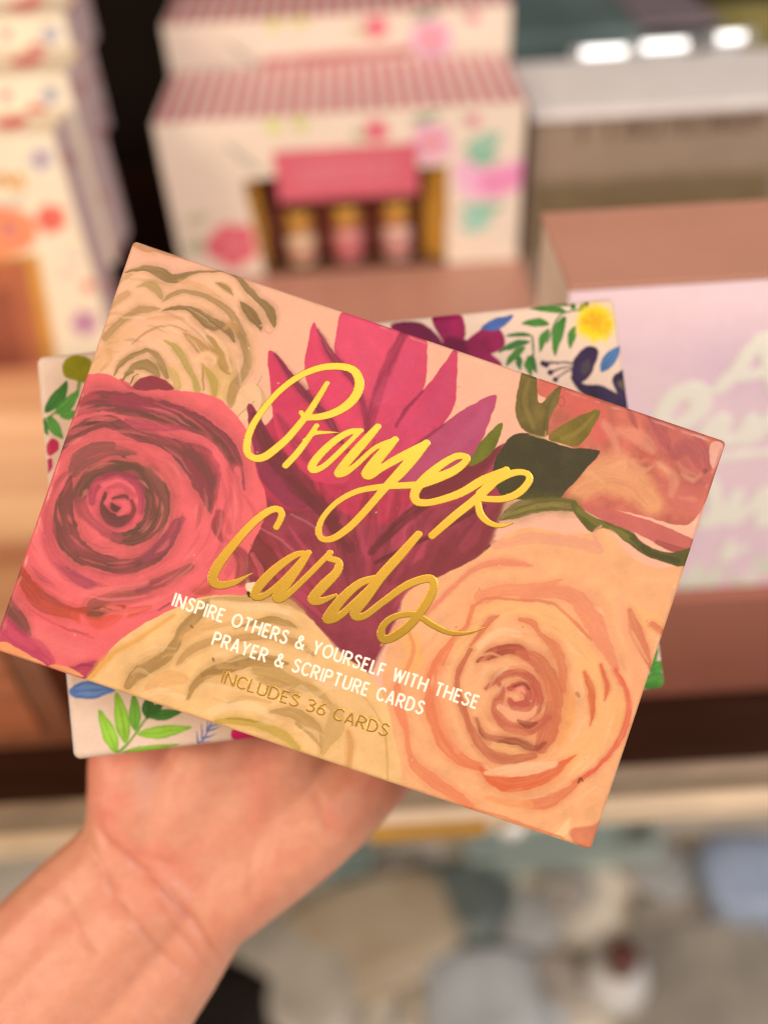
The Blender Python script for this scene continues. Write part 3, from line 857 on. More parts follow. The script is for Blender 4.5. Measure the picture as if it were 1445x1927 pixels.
# ------------------------------------------------------------------ the hand
def build_hand():
    bm = bmesh.new()
    def ball(c, r):
        m = Matrix.Translation(Vector(c)) @ Matrix.Diagonal((r, r, r, 1))
        bmesh.ops.create_icosphere(bm, subdivisions=2, radius=1, matrix=m)
    def chain(pts):
        """(px, py, depth, radius in sketch units)"""
        P = [(hit(a, b, d=d), r * d / FPX) for a, b, d, r in pts]
        for (p, r), (q, s) in zip(P, P[1:]):
            n = max(1, int(np.linalg.norm(q - p) / (min(r, s) * .22)))
            for k in range(n + 1):
                t = k / n
                ball(p + (q - p) * t, r + (s - r) * t)
    nB = BACK.R[:, 2]; pB = BACK.t - nB * BT
    def behind(px, py, r):
        """depth of a pad of radius r (sketch units) that touches the back of the rear box"""
        rr = ray(px, py); d = ((pB - CAM) @ nB) / (rr @ nB)
        return d + r * d / FPX * 0.96
    D = .293
    # forearm: three strands side by side, tapering to the wrist
    chain([(250, 1612, D, 104), (165, 1692, D - .002, 110), (79, 1777, D - .004, 114), (-60, 1925, D - .010, 122), (-260, 2140, D - .022, 132)])
    chain([(372, 1722, D, 100), (322, 1796, D - .002, 108), (262, 1880, D - .006, 114), (140, 2030, D - .012, 122), (-40, 2250, D - .022, 132)])
    chain([(306, 1672, D - .001, 116), (236, 1752, D - .003, 124), (110, 1890, D - .008, 134), (-80, 2100, D - .020, 140)])
    # thenar mound and the side the thumb leaves from
    chain([(250, 1612, D, 102), (262, 1530, D, 98), (256, 1440, D + .001, 91), (262, 1340, D + .002, 84)])
    chain([(300, 1600, D, 100), (360, 1520, D + .0005, 98), (400, 1430, D + .002, 92)])
    # heel of the palm and the little finger side
    chain([(372, 1712, D, 98), (436, 1664, D, 102), (520, 1600, D + .001, 102), (610, 1522, D + .003, 98), (700, 1440, D + .006, 88), (760, 1370, D + .009, 78)])
    chain([(330, 1640, D + .001, 104), (440, 1540, D + .002, 102), (540, 1440, D + .004, 98), (600, 1330, D + .006, 86)])
    chain([(420, 1480, D + .003, 96), (470, 1350, D + .005, 88), (470, 1240, D + .006, 74)])
    chain([(470, 1350, D + .005, 84), (560, 1260, D + .007, 74)]); chain([(600, 1330, D + .006, 80), (660, 1280, D + .008, 70)])
    # fingers spread behind the rear box, pads against it
    fing = [[(440, 1190), (520, 1010), (580, 860), (625, 745)], [(545, 1195), (665, 1000), (745, 850), (800, 735)],
            [(650, 1240), (790, 1070), (880, 930), (940, 822)], [(745, 1330), (880, 1205), (960, 1105), (1015, 1020)]]
    rad = [(56, 50, 45, 38), (57, 52, 46, 39), (55, 49, 44, 37), (50, 43, 38, 32)]
    bow = (.0, .0045, .0035, .0)
    for fp, rr in zip(fing, rad):
        pts = []
        for i, ((x, y), r) in enumerate(zip(fp, rr)):
            pts.append((x, y, behind(x, y, r) + bow[i] + (.004 if i == 0 else 0), r))
        chain(pts)
    th = [(262, 1400, 86), (238, 1270, 66), (246, 1150, 56), (300, 1045, 47)]
    chain([(x, y, D + .001 if i == 0 else behind(x, y, r) + (.002 if i == 1 else 0), r) for i, (x, y, r) in enumerate(th)])
    me = bpy.data.meshes.new("hand")
    bm.to_mesh(me); bm.free()
    o = bpy.data.objects.new("hand_sketch", me)
    COL.objects.link(o)
    rm = o.modifiers.new("remesh", 'REMESH'); rm.mode = 'VOXEL'; rm.voxel_size = .0011; rm.adaptivity = 0
    sm = o.modifiers.new("smooth", 'SMOOTH'); sm.factor = .5; sm.iterations = 26
    dg = bpy.context.evaluated_depsgraph_get()
    me2 = bpy.data.meshes.new_from_object(o.evaluated_get(dg))
    bpy.data.objects.remove(o); bpy.data.meshes.remove(me)
    me2.name = "hand"
    n = len(me2.vertices)
    V = np.empty(n * 3, np.float32); me2.vertices.foreach_get("co", V); V = V.reshape(-1, 3).astype(float)
    N = np.empty(n * 3, np.float32); me2.vertex_normals.foreach_get("vector", N); N = N.reshape(-1, 3).astype(float)
    X, Y = to_sketch(V)
    facing = np.clip(-(N @ F_) * 1.6, 0, 1)
    disp = np.zeros(n); red = np.zeros(n)
    CR = [([(186, 1556), (205, 1582), (244, 1613), (295, 1656), (352, 1715), (400, 1780), (428, 1815)], 7, 1.0),
          ([(166, 1580), (190, 1635), (244, 1715), (301, 1787), (370, 1850)], 8, .75),
          ([(119, 1650), (140, 1720), (165, 1765), (200, 1815)], 8, .5),
          ([(250, 1600), (300, 1618), (340, 1628)], 7, .4), ([(330, 1740), (370, 1790), (400, 1830)], 6, .4),
          ([(596, 1478), (602, 1520), (614, 1575)], 9, .5), ([(474, 1600), (466, 1650), (464, 1700)], 11, .55),
          ([(524, 1590), (530, 1640)], 9, .3), ([(200, 1620), (215, 1690), (230, 1740)], 7, .35),
          ([(430, 1640), (470, 1600), (530, 1480)], 12, .25), ([(260, 1640), (320, 1730), (380, 1810)], 6, .3)]
    for pts, wd, dp in CR:
        P = spline(pts, False, 6)
        d = np.full(n, 1e9); tt = np.zeros(n); m = len(P) - 1
        for i in range(m):
            ax, ay = P[i]; bx, by = P[i + 1]
            dx, dy = bx - ax, by - ay
            t = np.clip(((X - ax) * dx + (Y - ay) * dy) / (dx * dx + dy * dy + 1e-9), 0, 1)
            dd = np.hypot(X - ax - t * dx, Y - ay - t * dy)
            tt = np.where(dd < d, (i + t) / m, tt); d = np.minimum(d, dd)
        fade = np.clip(np.minimum(tt, 1 - tt) * 5, 0.15, 1)
        g = np.exp(-(d / wd) ** 2) * fade * facing * dp
        disp -= g * .0007
        disp += np.exp(-((d - wd * 2.6) / (wd * 1.8)) ** 2) * fade * facing * dp * .00014
        red += np.exp(-(d / (wd * .8)) ** 2) * fade * facing * dp
    # soft mounds and tendons
    for cx_, cy_, sx_, amp in ((250, 1470, 90, .0012), (640, 1540, 90, .0014), (420, 1600, 60, -.0012), (480, 1520, 50, -.0008), (230, 1740, 40, .0008), (590, 1620, 60, .0007)):
        disp += amp * np.exp(-((X - cx_) ** 2 + (Y - cy_) ** 2) / sx_ ** 2) * facing
    disp += (fbm(X / 38, Y / 38, 3) - .5) * .0006 * facing
    V += N * disp[:, None]
    me2.vertices.foreach_set("co", V.astype(np.float32).ravel())
    base = lin((230, 160, 130)) * .78
    palm = np.clip((fbm(X / 70 + 9, Y / 70 + 4, 3) - .42) * 3, 0, 1) * np.clip((1.2 - np.abs((Y - 1480) / 320)), 0, 1)
    c = base[None] + (lin((230, 136, 114)) * .77 - base)[None] * (palm * .75)[:, None]
    c = c * (1 - np.clip(red, 0, 1)[:, None] * np.array([.14, .24, .28]))
    c *= (1 + (fbm(X / 9, Y / 9, 3) - .5) * .14)[:, None]
    c *= 1 + ((fbm(X / 24 + 3, Y / 24 + 70, 3) - .5) * .35)[:, None] * np.array([.15, .55, .6])
    at = me2.color_attributes.new("art", 'FLOAT_COLOR', 'POINT')
    cc = np.ones((n, 4), np.float32); cc[:, :3] = np.clip(c, 0, .9)
    at.data.foreach_set("color", cc.ravel())
    me2.polygons.foreach_set("use_smooth", np.ones(len(me2.polygons), bool))
    me2.update()
    ho = link("hand", me2, material("skin", art=True, rough=.40, spec=.42, bump=.3, bscale=1500, sss=.22))
    org = Vector(hit(306, 1672, d=D))
    me2.transform(Matrix.Translation(-org)); ho.location = org
    tag(ho, "bare hand and wrist reaching in to hold up two card boxes from behind", "hand")
build_hand()
# ------------------------------------------------------------------ cover of the rear box
def paint_back(cv):
    G1, G2, G3 = (92, 150, 62), (60, 112, 45), (150, 190, 62)
    # upper corner near the orange shelf box
    cv.fill('p', [(118, 690), (128, 672), (150, 668), (172, 680), (175, 705), (165, 722), (140, 715), (122, 708)], (150, 140, 20), mott=.3)
    cv.stroke('p', [(150, 720, 8), (140, 750, 5), (100, 780, 5), (86, 790, 5)], (110, 140, 60))
    for L in ((84, 776, 128, 716, 26), (104, 780, 150, 732, 24), (92, 782, 120, 826, 22), (112, 782, 150, 775, 18), (82, 786, 90, 820, 14)):
        cv.leaf('p', *L, G1 if L[0] > 90 else G2)
    cv.fill('p', [(88, 835), (100, 825), (112, 834), (108, 850), (95, 858), (86, 850)], (205, 50, 85)); cv.fill('p', [(84, 868), (98, 862), (100, 880), (88, 892)], (195, 40, 85))
    # lower corner by the wrist
    cv.leaf('p', 127, 1303, 217, 1298, 34, (96, 124, 180), (150, 185, 215), bend=-.05)
    cv.stroke('h', [(505, 605, 14), (570, 540, 14), (620, 470, 13), (665, 405, 12)], (120, 160, 55))
    for L, c in (((500, 610, 405, 375, 78), G3), ((548, 555, 495, 280, 80), G3), ((596, 490, 590, 290, 62), (112, 160, 55)), ((665, 425, 665, 300, 70), (58, 98, 40)),
                 ((665, 412, 845, 385, 58), (70, 118, 45)), ((605, 505, 895, 465, 70), G3), ((520, 605, 830, 560, 52), G3), ((672, 400, 740, 340, 50), (58, 98, 40))):
        cv.leaf('h', *L, c, bend=.04)
    cv.stroke('h', [(925, 565, 10), (960, 520, 10), (1000, 430, 10)], (92, 118, 175))
    for x0, y0, x1, y1 in ((925, 560, 920, 490), (945, 530, 945, 450), (970, 490, 975, 430), (935, 550, 990, 545), (950, 525, 1020, 500), (970, 490, 1045, 460), (985, 465, 1050, 440)):
        cv.stroke('h', [(x0, y0, 10), ((x0 + x1) / 2, (y0 + y1) / 2 + 4, 9), (x1, y1, 3)], (92, 118, 175), dry=.2)
    cv.fill('h', [(1100, 490), (1140, 480), (1200, 500), (1260, 520), (1250, 560), (1120, 550)], (222, 40, 105))
    # upper far corner: flowers and fronds
    for F in ([(735, 612), (765, 604), (800, 612), (830, 640), (850, 680), (790, 660), (745, 630)], [(812, 596), (840, 588), (868, 592), (876, 630), (855, 660), (832, 640)],
              [(868, 655), (900, 622), (930, 615), (948, 632), (945, 655), (905, 672), (872, 676)], [(838, 640), (880, 640), (940, 680), (930, 705), (860, 700), (830, 668)]):
        cv.fill('p', F, (150, 30, 75), mott=.35)
    cv.fill('p', [(735, 612), (765, 604), (800, 612), (835, 650), (800, 650)], (110, 30, 62), a=.8, f=5); cv.fill('p', [(838, 636), (870, 640), (878, 668), (840, 668)], (100, 20, 50), a=.8, f=7)
    cv.leaf('p', 905, 618, 966, 593, 22, (72, 98, 150))
    cv.stroke('k', [(410, 430, 12), (420, 330, 12), (415, 240, 10)], G2); cv.stroke('k', [(490, 270, 10), (520, 190, 10), (560, 130, 10), (640, 110, 8)], G2)
    for L in ((415, 235, 285, 240, 26), (405, 265, 250, 318, 36), (380, 290, 285, 385, 40), (400, 330, 412, 430, 46), (350, 330, 360, 405, 34), (415, 320, 440, 420, 30),
              (500, 180, 365, 180, 44), (495, 200, 455, 315, 40), (580, 120, 405, 105, 44), (575, 140, 525, 335, 56), (600, 90, 500, 70, 30), (625, 190, 600, 300, 40), (640, 120, 690, 65, 36), (615, 110, 610, 75, 30)):
        cv.leaf('k', *L, (70, 120, 45) if L[4] > 38 else (58, 105, 50))
    n = 46; rn = random.Random(2)
    pts = []
    for i in range(n * 2):
        t = math.pi * i / n; rr = (1.06 if i % 2 == 0 else .68) * rn.uniform(.86, 1.12)
        pts.append((1121 + 42 * rr * math.cos(t), 608 + 43 * rr * math.sin(t)))
    cv.fill('p', pts, (252, 214, 30), sharp=True)
    cv.fill('p', [(1095, 600), (1125, 588), (1150, 612), (1135, 628), (1105, 618)], (238, 160, 25), a=.7, f=10); 
    for _ in range(40):
        t = rn.uniform(0, 6.28); cv.stroke('p', [(1121 + 12 * math.cos(t), 608 + 12 * math.sin(t), 2), (1121 + 36 * math.cos(t), 608 + 36 * math.sin(t), 1.5)], rn.choice([(255, 225, 60), (235, 175, 30), (255, 205, 20)]), a=.6)
    nv = (52, 32, 62)
    cv.fill('k', [(610, 375), (650, 310), (690, 285), (735, 310), (720, 380), (690, 440), (640, 470), (610, 440)], nv, mott=.5)
    cv.fill('k', [(600, 430), (660, 470), (760, 480), (830, 520), (890, 560), (890, 620), (760, 580), (640, 500)], nv, mott=.5)
    cv.fill('k', [(805, 450), (840, 410), (870, 400), (890, 470), (890, 590), (830, 520)], nv, mott=.6)
    cv.fill('k', [(650, 385), (690, 350), (700, 400), (670, 430)], (92, 78, 70), a=.6, f=6); cv.fill('k', [(830, 470), (860, 450), (865, 500)], (120, 110, 60), a=.7, f=6)
    for x0, y0, x1, y1 in ((620, 370, 485, 378), (615, 385, 505, 415), (610, 400, 530, 450), (540, 372, 470, 372)):
        cv.stroke('k', [(x0, y0, 9), ((x0 + x1) / 2, (y0 + y1) / 2 - 8, 8), (x1, y1, 8)], nv, dry=.1)
        cv.fill('k', [(x1 + 14 * math.cos(s), y1 + 14 * math.sin(s)) for s in np.linspace(0, 6.28, 9)[:-1]], nv)
    cv.leaf('k', 750, 412, 855, 285, 62, (76, 112, 150), bend=-.1)
    # white border and lit rounded edge, both painted as one strip
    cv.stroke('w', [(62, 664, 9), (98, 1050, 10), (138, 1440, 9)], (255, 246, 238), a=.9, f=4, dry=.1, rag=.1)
    # hidden middle and the far lower corner
    for (x, y) in ((500, 800), (700, 1000), (900, 900), (400, 1050), (1000, 1150), (800, 1200)):
        flower(cv, x, y, 60, (205, 60, 100), (240, 200, 80)); cv.leaf('p', x + 60, y, x + 140, y - 40, 40, G1); cv.leaf('p', x - 60, y + 20, x - 140, y + 60, 40, G2)
    for L in ((1218, 1262, 1256, 1246, 26), (1205, 1292, 1252, 1268, 34), (1222, 1296, 1262, 1300, 26), (1215, 1250, 1238, 1220, 20), (1232, 1285, 1258, 1280, 16)):
        cv.leaf('p', *L, (80, 140, 52))
    for L in ((1165, 800, 1192, 860, 30), (1180, 880, 1205, 960, 30), (1200, 980, 1215, 1060, 34), (1190, 1100, 1228, 1160, 34)):
        cv.leaf('p', *L, G2)

# ------------------------------------------------------------------ cover of the front box
def paint_front(cv):
    f, s = cv.fill, cv.stroke
    cv.fat, cv.halo = dict(a=1.2, b=1.45, c=1.4, d=1.3, e=1.3, g=1.2, k=1.2), .45
    # --- tan and white rose
    OL, OD, TN = (150, 115, 70), (145, 108, 66), (190, 140, 90)
    f('a', [(20, 1000), (100, 700), (250, 330), (420, 230), (640, 320), (980, 260), (1140, 380), (1290, 560), (1200, 760), (1180, 1000), (1040, 1260), (600, 1120)], (250, 184, 136), f=30, a=.8)
    s('a', [(40, 1000, 90), (120, 880, 90), (220, 760, 80), (330, 690, 60)], (236, 172, 112), a=.7, f=12)
    s('a', [(980, 930, 120), (1000, 1060, 130), (960, 1160, 80)], (236, 182, 108), a=.75, f=10)
    s('a', [(620, 980, 90), (680, 1060, 90)], (238, 180, 118), a=.6, f=10)
    s('a', [(345, 70, 24), (430, 105, 38), (520, 105, 42), (600, 138, 34), (720, 158, 16)], (205, 142, 94), a=.85)
    s('a', [(385, 90, 6), (450, 78, 8), (540, 85, 8), (640, 120, 8)], (180, 118, 75), a=.5)
    s('a', [(290, 275, 8), (400, 248, 28), (480, 255, 45), (560, 290, 70), (620, 320, 62), (700, 305, 40), (780, 275, 20), (900, 268, 14), (1000, 260, 14), (1060, 285, 22), (1130, 350, 34), (1180, 410, 44), (1240, 470, 36), (1300, 520, 55), (1335, 580, 56), (1352, 640, 28), (1356, 672, 5)], OL, dry=.3)
    s('a', [(1110, 483, 5), (1150, 530, 44), (1200, 590, 60), (1240, 640, 48), (1266, 697, 5)], OD, dry=.2)
    s('a', [(940, 350, 4), (985, 368, 24), (1025, 400, 26), (1060, 437, 4)], (172, 128, 80), dry=.2)
    s('a', [(1270, 600, 6), (1280, 680, 8), (1320, 715, 8), (1355, 690, 5)], (225, 150, 110), a=.6)
    s('a', [(372, 386, 5), (430, 362, 30), (490, 378, 55), (535, 425, 40), (552, 468, 8)], (196, 150, 96))
    s('a', [(680, 340, 30), (780, 360, 40), (880, 400, 36), (960, 450, 20)], (226, 160, 106), a=.6, f=6)
    s('a', [(558, 486, 8), (610, 443, 28), (700, 413, 24), (800, 428, 30), (900, 465, 34), (1000, 530, 38), (1060, 600, 45), (1110, 700, 50), (1150, 800, 56), (1168, 900, 52), (1135, 1000, 50), (1080, 1080, 60), (1045, 1190, 46)], (178, 134, 84), a=.88)
    s('a', [(1060, 650, 30), (1130, 760, 36), (1160, 880, 36), (1170, 960, 26)], (158, 122, 76), a=.6, f=5)
    s('a', [(1200, 740, 60), (1215, 860, 60), (1200, 980, 50)], (232, 168, 118), a=.6, f=14)
    s('a', [(558, 550, 6), (640, 533, 24), (740, 533, 30), (820, 580, 62), (900, 640, 70), (980, 660, 52), (1040, 720, 42), (1072, 772, 14)], (150, 112, 68))
    s('a', [(1000, 680, 20), (1050, 640, 40), (1080, 690, 30)], (212, 150, 92), a=.7, f=5)
    s('a', [(145, 745, 36), (200, 680, 40), (280, 610, 38), (380, 545, 44), (460, 540, 38), (532, 532, 12)], (188, 138, 88), a=.9)
    s('a', [(190, 528, 16), (240, 470, 38), (310, 425, 34)], (208, 152, 100), a=.85)
    s('a', [(230, 360, 12), (290, 310, 28), (340, 290, 14)], (200, 150, 100), a=.7)
    s('a', [(340, 790, 8), (400, 735, 14), (470, 690, 14), (560, 660, 12), (650, 662, 10), (730, 700, 10)], (182, 128, 80), a=.75)
    s('a', [(450, 610, 16), (560, 600, 30), (700, 605, 24)], (224, 156, 104), a=.6, f=5)
    s('a', [(715, 715, 18), (780, 770, 56), (830, 820, 66), (905, 865, 40)], (198, 142, 86), a=.95)
    s('a', [(870, 728, 10), (920, 780, 56), (970, 860, 88), (1000, 930, 88), (1032, 1002, 14)], (190, 140, 80), dry=.3)
    s('a', [(870, 690, 16), (960, 770, 24), (1020, 880, 26), (1040, 980, 20)], (252, 192, 142), a=.8)
    s('a', [(570, 763, 8), (640, 808, 34), (690, 870, 44), (730, 950, 38), (780, 1030, 34), (802, 1112, 40)], (184, 152, 78), a=.9)
    s('a', [(800, 900, 20), (860, 860, 24), (930, 890, 24), (920, 930, 12)], (250, 188, 134), a=.9)
    s('a', [(212, 1012, 10), (250, 940, 24), (310, 888, 30), (400, 850, 24), (450, 832, 24), (510, 870, 34), (550, 940, 40), (585, 1025, 30)], (160, 122, 72))
    s('a', [(300, 1005, 22), (355, 950, 38), (430, 938, 60), (490, 970, 60), (525, 1015, 30)], (164, 126, 76))
    s('a', [(265, 1055, 14), (300, 1010, 14), (350, 985, 10)], (150, 116, 74)); s('a', [(330, 1070, 10), (350, 1020, 12), (385, 1000, 8)], (140, 106, 66)); s('a', [(360, 1060, 20), (370, 1020, 20), (400, 1030, 10)], (222, 168, 110))
    s('a', [(840, 930, 10), (880, 990, 38), (920, 1060, 50), (925, 1155, 30)], (188, 152, 68), a=.9)
    s('a', [(840, 960, 10), (845, 1040, 14), (850, 1120, 10)], (150, 120, 60), a=.7)
    s('a', [(585, 950, 18), (640, 1010, 44), (665, 1092, 50)], (202, 162, 88), a=.7)
    s('a', [(120, 980, 18), (180, 905, 30), (170, 840, 40)], (218, 158, 100), a=.6, f=6)
    f('a', [(1055, 1240), (1100, 1130), (1180, 1060), (1260, 1100), (1285, 1200), (1250, 1290), (1100, 1330)], (247, 188, 138))
    s('a', [(1230, 1075, 8), (1262, 1110, 12), (1278, 1190, 30), (1262, 1285, 20)], (206, 156, 106), a=.7); s('a', [(1090, 1310, 8), (1160, 1250, 8), (1210, 1200, 6)], (190, 140, 92), a=.8); s('a', [(1235, 1080, 8), (1265, 1020, 8)], (200, 150, 100), a=.7)
    s('a', [(1070, 1100, 40), (1050, 1190, 50), (1040, 1230, 30)], (200, 146, 88), a=.8)
    rq = random.Random(21)
    for _ in range(60):
        t = rq.uniform(-3.4, .6); r = rq.uniform(50, 250)
        q = [(242 + r * 1.0 * math.cos(t + k_ * .16), 722 + r * .82 * math.sin(t + k_ * .16)) for k_ in (-1, 0, 1)]
        if max(p_[1] for p_ in q) > 740: continue
        s('p', [(*q[0], 1), (*q[1], rq.uniform(2, 6)), (*q[2], 1)], rq.choice([(255, 204, 158), (208, 152, 100), (222, 168, 112), (182, 138, 88)]), a=.5, f=3, dry=.6)
    # --- protea
    B1 = (206, 66, 84)
    f('p', [(500, 800), (600, 720), (700, 700), (800, 800), (900, 850), (950, 900), (900, 1000), (700, 1040), (520, 980), (470, 900)], (190, 60, 76), f=3, mott=.2)
    f('d', [(70, 520), (95, 503), (140, 570), (200, 680), (260, 790), (420, 1000), (300, 1050), (160, 920), (115, 800), (85, 640)], (150, 58, 72))
    f('d', [(180, 240), (215, 235), (300, 330), (400, 470), (500, 590), (560, 700), (600, 900), (400, 900), (300, 800), (220, 640), (190, 400)], (216, 68, 90))
    f('d', [(420, 72), (468, 190), (560, 290), (650, 430), (710, 560), (720, 720), (560, 720), (470, 560), (400, 440), (370, 310), (388, 180)], (224, 74, 96))
    f('d', [(572, 10), (690, 40), (890, 110), (850, 250), (760, 440), (700, 600), (640, 440), (560, 300), (527, 220), (538, 120)], (232, 84, 104))
    f('d', [(880, 110), (1000, 140), (1006, 340), (980, 450), (880, 560), (760, 680), (690, 640), (730, 440), (820, 250)], (220, 76, 98))
    f('d', [(1166, 208), (1165, 380), (1155, 500), (1090, 612), (960, 740), (820, 840), (720, 840), (760, 640), (860, 560), (990, 430), (1090, 300)], (212, 72, 96))
    f('d', [(1370, 452), (1340, 580), (1290, 700), (1230, 800), (1000, 920), (850, 950), (860, 800), (960, 720), (1090, 612), (1200, 530)], (190, 78, 102))
    f('d', [(1415, 705), (1390, 820), (1330, 900), (1200, 980), (1000, 1030), (950, 930), (1100, 890), (1250, 820)], (136, 54, 58))
    s('d', [(1410, 715, 10), (1380, 800, 26), (1330, 880, 30), (1300, 905, 10)], (178, 74, 92), a=.85)
    f('p', [(470, 915), (540, 960), (620, 950), (690, 990), (760, 975), (850, 945), (900, 950), (955, 925), (945, 960), (925, 1010), (905, 1045), (820, 1090), (770, 1110), (740, 1180), (715, 1232), (690, 1268), (650, 1235), (600, 1185), (560, 1145), (500, 1120), (465, 1090), (480, 1000)], (152, 62, 68), mott=.2, f=9)
    f('d', [(60, 1170), (150, 1120), (260, 1250), (340, 1400), (260, 1460), (120, 1440)], (140, 60, 56))
    rn = random.Random(6)
    for _ in range(120):   # radial streaks towards the heart at the bottom
        t = rn.uniform(-2.55, -.5); r0 = rn.uniform(100, 300); r1 = r0 + rn.uniform(60, 170)
        hx, hy = 690, 1240
        c = rn.choice([(186, 66, 80), (196, 72, 86), (128, 52, 54), (168, 62, 72), (112, 50, 48), (205, 80, 95)])
        p0, p1 = (hx + r0 * math.cos(t), hy + r0 * math.sin(t)), (hx + r1 * math.cos(t), hy + r1 * math.sin(t))
        if r1 > 360: continue
        s('p', [(*p0, 3), ((p0[0] + p1[0]) / 2 + rn.uniform(-6, 6), (p0[1] + p1[1]) / 2, rn.uniform(10, 26)), (*p1, 3)], c, a=rn.uniform(.25, .6), f=5, dry=.6)
    DK = (116, 54, 52)
    s('d', [(215, 240, 8), (300, 360, 24), (400, 480, 30), (500, 590, 28), (565, 700, 16)], (130, 55, 65), f=2.5)
    s('d', [(440, 110, 6), (500, 230, 30), (570, 310, 30), (640, 400, 22), (680, 520, 25), (705, 650, 22)], (152, 55, 72), f=2.5)
    s('d', [(900, 110, 34), (830, 250, 42), (770, 390, 46), (730, 520, 44), (700, 640, 34)], (152, 52, 70), a=.85, f=6)
    s('d', [(988, 436, 10), (900, 530, 16), (850, 615, 14)], (150, 50, 70), f=3); s('d', [(1100, 605, 8), (1000, 680, 16), (900, 760, 14)], (140, 52, 70), f=4)
    s('d', [(110, 560, 30), (150, 660, 50), (220, 780, 80), (330, 900, 90), (420, 1000, 70), (510, 1110, 46)], DK, a=.9, f=6)
    s('d', [(290, 880, 20), (420, 1010, 44), (520, 1130, 54), (610, 1260, 40)], (118, 52, 50), a=.85, f=5)
    s('d', [(970, 965, 50), (1150, 900, 66), (1300, 810, 46), (1390, 735, 12)], (124, 50, 50), a=.8, f=5)
    s('d', [(715, 1275, 24), (850, 1140, 40), (960, 1050, 44), (1080, 985, 20)], (108, 48, 46), a=.9, f=5)
    s('d', [(740, 1330, 16), (950, 1230, 16), (1150, 1120, 18), (1310, 1030, 12)], (106, 48, 46), a=.9, f=3)
    f('d', [(840, 1420), (1000, 1290), (1180, 1190), (1320, 1080), (1400, 1000), (1380, 1120), (1310, 1290), (1100, 1390), (900, 1440)], (136, 56, 56), a=.8, f=8)
    s('d', [(1300, 1090, 30), (1260, 1180, 50), (1200, 1250, 40)], (168, 70, 78), a=.5, f=6); s('d', [(1190, 1010, 30), (1320, 960, 40), (1420, 930, 20)], (152, 60, 70), a=.8, f=4)
    s('d', [(640, 760, 30), (640, 860, 60), (620, 980, 60)], (198, 66, 86), a=.7, f=8); s('d', [(430, 660, 26), (500, 780, 50), (560, 900, 40)], (206, 72, 90), a=.7, f=6)
    s('d', [(230, 560, 20), (290, 660, 40), (380, 780, 40)], (140, 56, 66), a=.6, f=8)
    s('d', [(760, 480, 60), (900, 300, 60), (930, 220, 40)], (218, 84, 108), a=.5, f=12); s('d', [(640, 120, 50), (680, 260, 60), (690, 380, 40)], (226, 84, 105), a=.6, f=12)
    s('d', [(1120, 330, 30), (1080, 470, 50), (960, 620, 40)], (206, 76, 102), a=.6, f=8); s('d', [(1320, 520, 30), (1250, 640, 50), (1140, 740, 40)], (192, 88, 112), a=.55, f=8)
    for x, y in ((130, 1150), (300, 1080)):
        s('d', [(x, y, 8), (x + 95, y + 45, 10), (x + 200, y + 130, 8)], (192, 112, 106), a=.55)
    s('d', [(100, 1290, 20), (140, 1370, 26), (150, 1450, 20)], (206, 92, 92), a=.8)
    for _ in range(140):
        x, y = rn.uniform(220, 1250), rn.uniform(250, 1250)
        if abs(x - 700) < (1350 - y) * .6 and y > 350: s('d', [(x, y, 4), (x + rn.uniform(-5, 5), y + rn.uniform(2, 9), 3)], rn.choice([(120, 45, 58), (232, 110, 120)]), a=.35, dry=0)
    # --- greenery and peony at the far upper corner
    f('k', [(470, 430), (560, 470), (790, 550), (900, 590), (1270, 715), (1400, 760), (1340, 900), (1200, 1130), (1100, 1150), (900, 1100), (660, 1060), (540, 1030), (600, 950), (740, 800), (640, 790), (480, 710), (500, 560), (440, 520)], (206, 108, 84), mott=.3)
    s('k', [(640, 990, 80), (760, 930, 120), (900, 960, 130), (1000, 1050, 90)], (242, 168, 108), a=.75, f=20); s('k', [(700, 880, 60), (820, 850, 90), (900, 900, 80)], (238, 158, 108), a=.7, f=18)
    s('k', [(460, 480, 60), (520, 500, 70)], (220, 108, 84), a=.9, f=6); s('k', [(560, 520, 60), (620, 570, 90), (720, 610, 90), (740, 700, 90)], (219, 100, 84), a=.85, f=8)
    s('k', [(1000, 620, 80), (1080, 720, 130), (1180, 800, 130), (1240, 900, 90), (1180, 1000, 80)], (200, 100, 88), a=.75, f=18)
    s('k', [(1060, 980, 80), (1160, 1040, 90), (1200, 1080, 50)], (212, 112, 92), a=.7, f=16)
    for P, c, a in (([(880, 585, 18), (900, 640, 34), (925, 690, 8)], (160, 80, 72), .85), ([(980, 615, 20), (1030, 690, 46), (1060, 740, 50), (1085, 800, 14)], (170, 80, 76), .75),
                    ([(1110, 820, 40), (1150, 770, 50), (1190, 800, 60), (1230, 880, 20)], (174, 84, 80), .7), ([(1210, 740, 30), (1260, 800, 46), (1268, 880, 24)], (176, 84, 80), .8),
                    ([(930, 800, 20), (965, 830, 50), (1000, 820, 20)], (202, 92, 72), .7), ([(880, 740, 16), (930, 790, 20), (960, 830, 16)], (196, 100, 80), .5), ([(1150, 860, 30), (1190, 930, 40), (1240, 950, 20)], (178, 92, 84), .6),
                    ([(820, 560, 14), (940, 600, 14), (1100, 660, 14), (1250, 715, 10)], (150, 72, 66), .7)):
        s('k', P, c, a=a, f=5, dry=.6, rag=.45)
    for P in ([(840, 700, 40), (940, 730, 66), (1000, 790, 36)], [(760, 660, 30), (800, 720, 40), (830, 790, 26)], [(1040, 860, 30), (1100, 930, 40), (1090, 1010, 20)]):
        s('k', P, (236, 152, 116), a=.55, f=9, rag=.4)
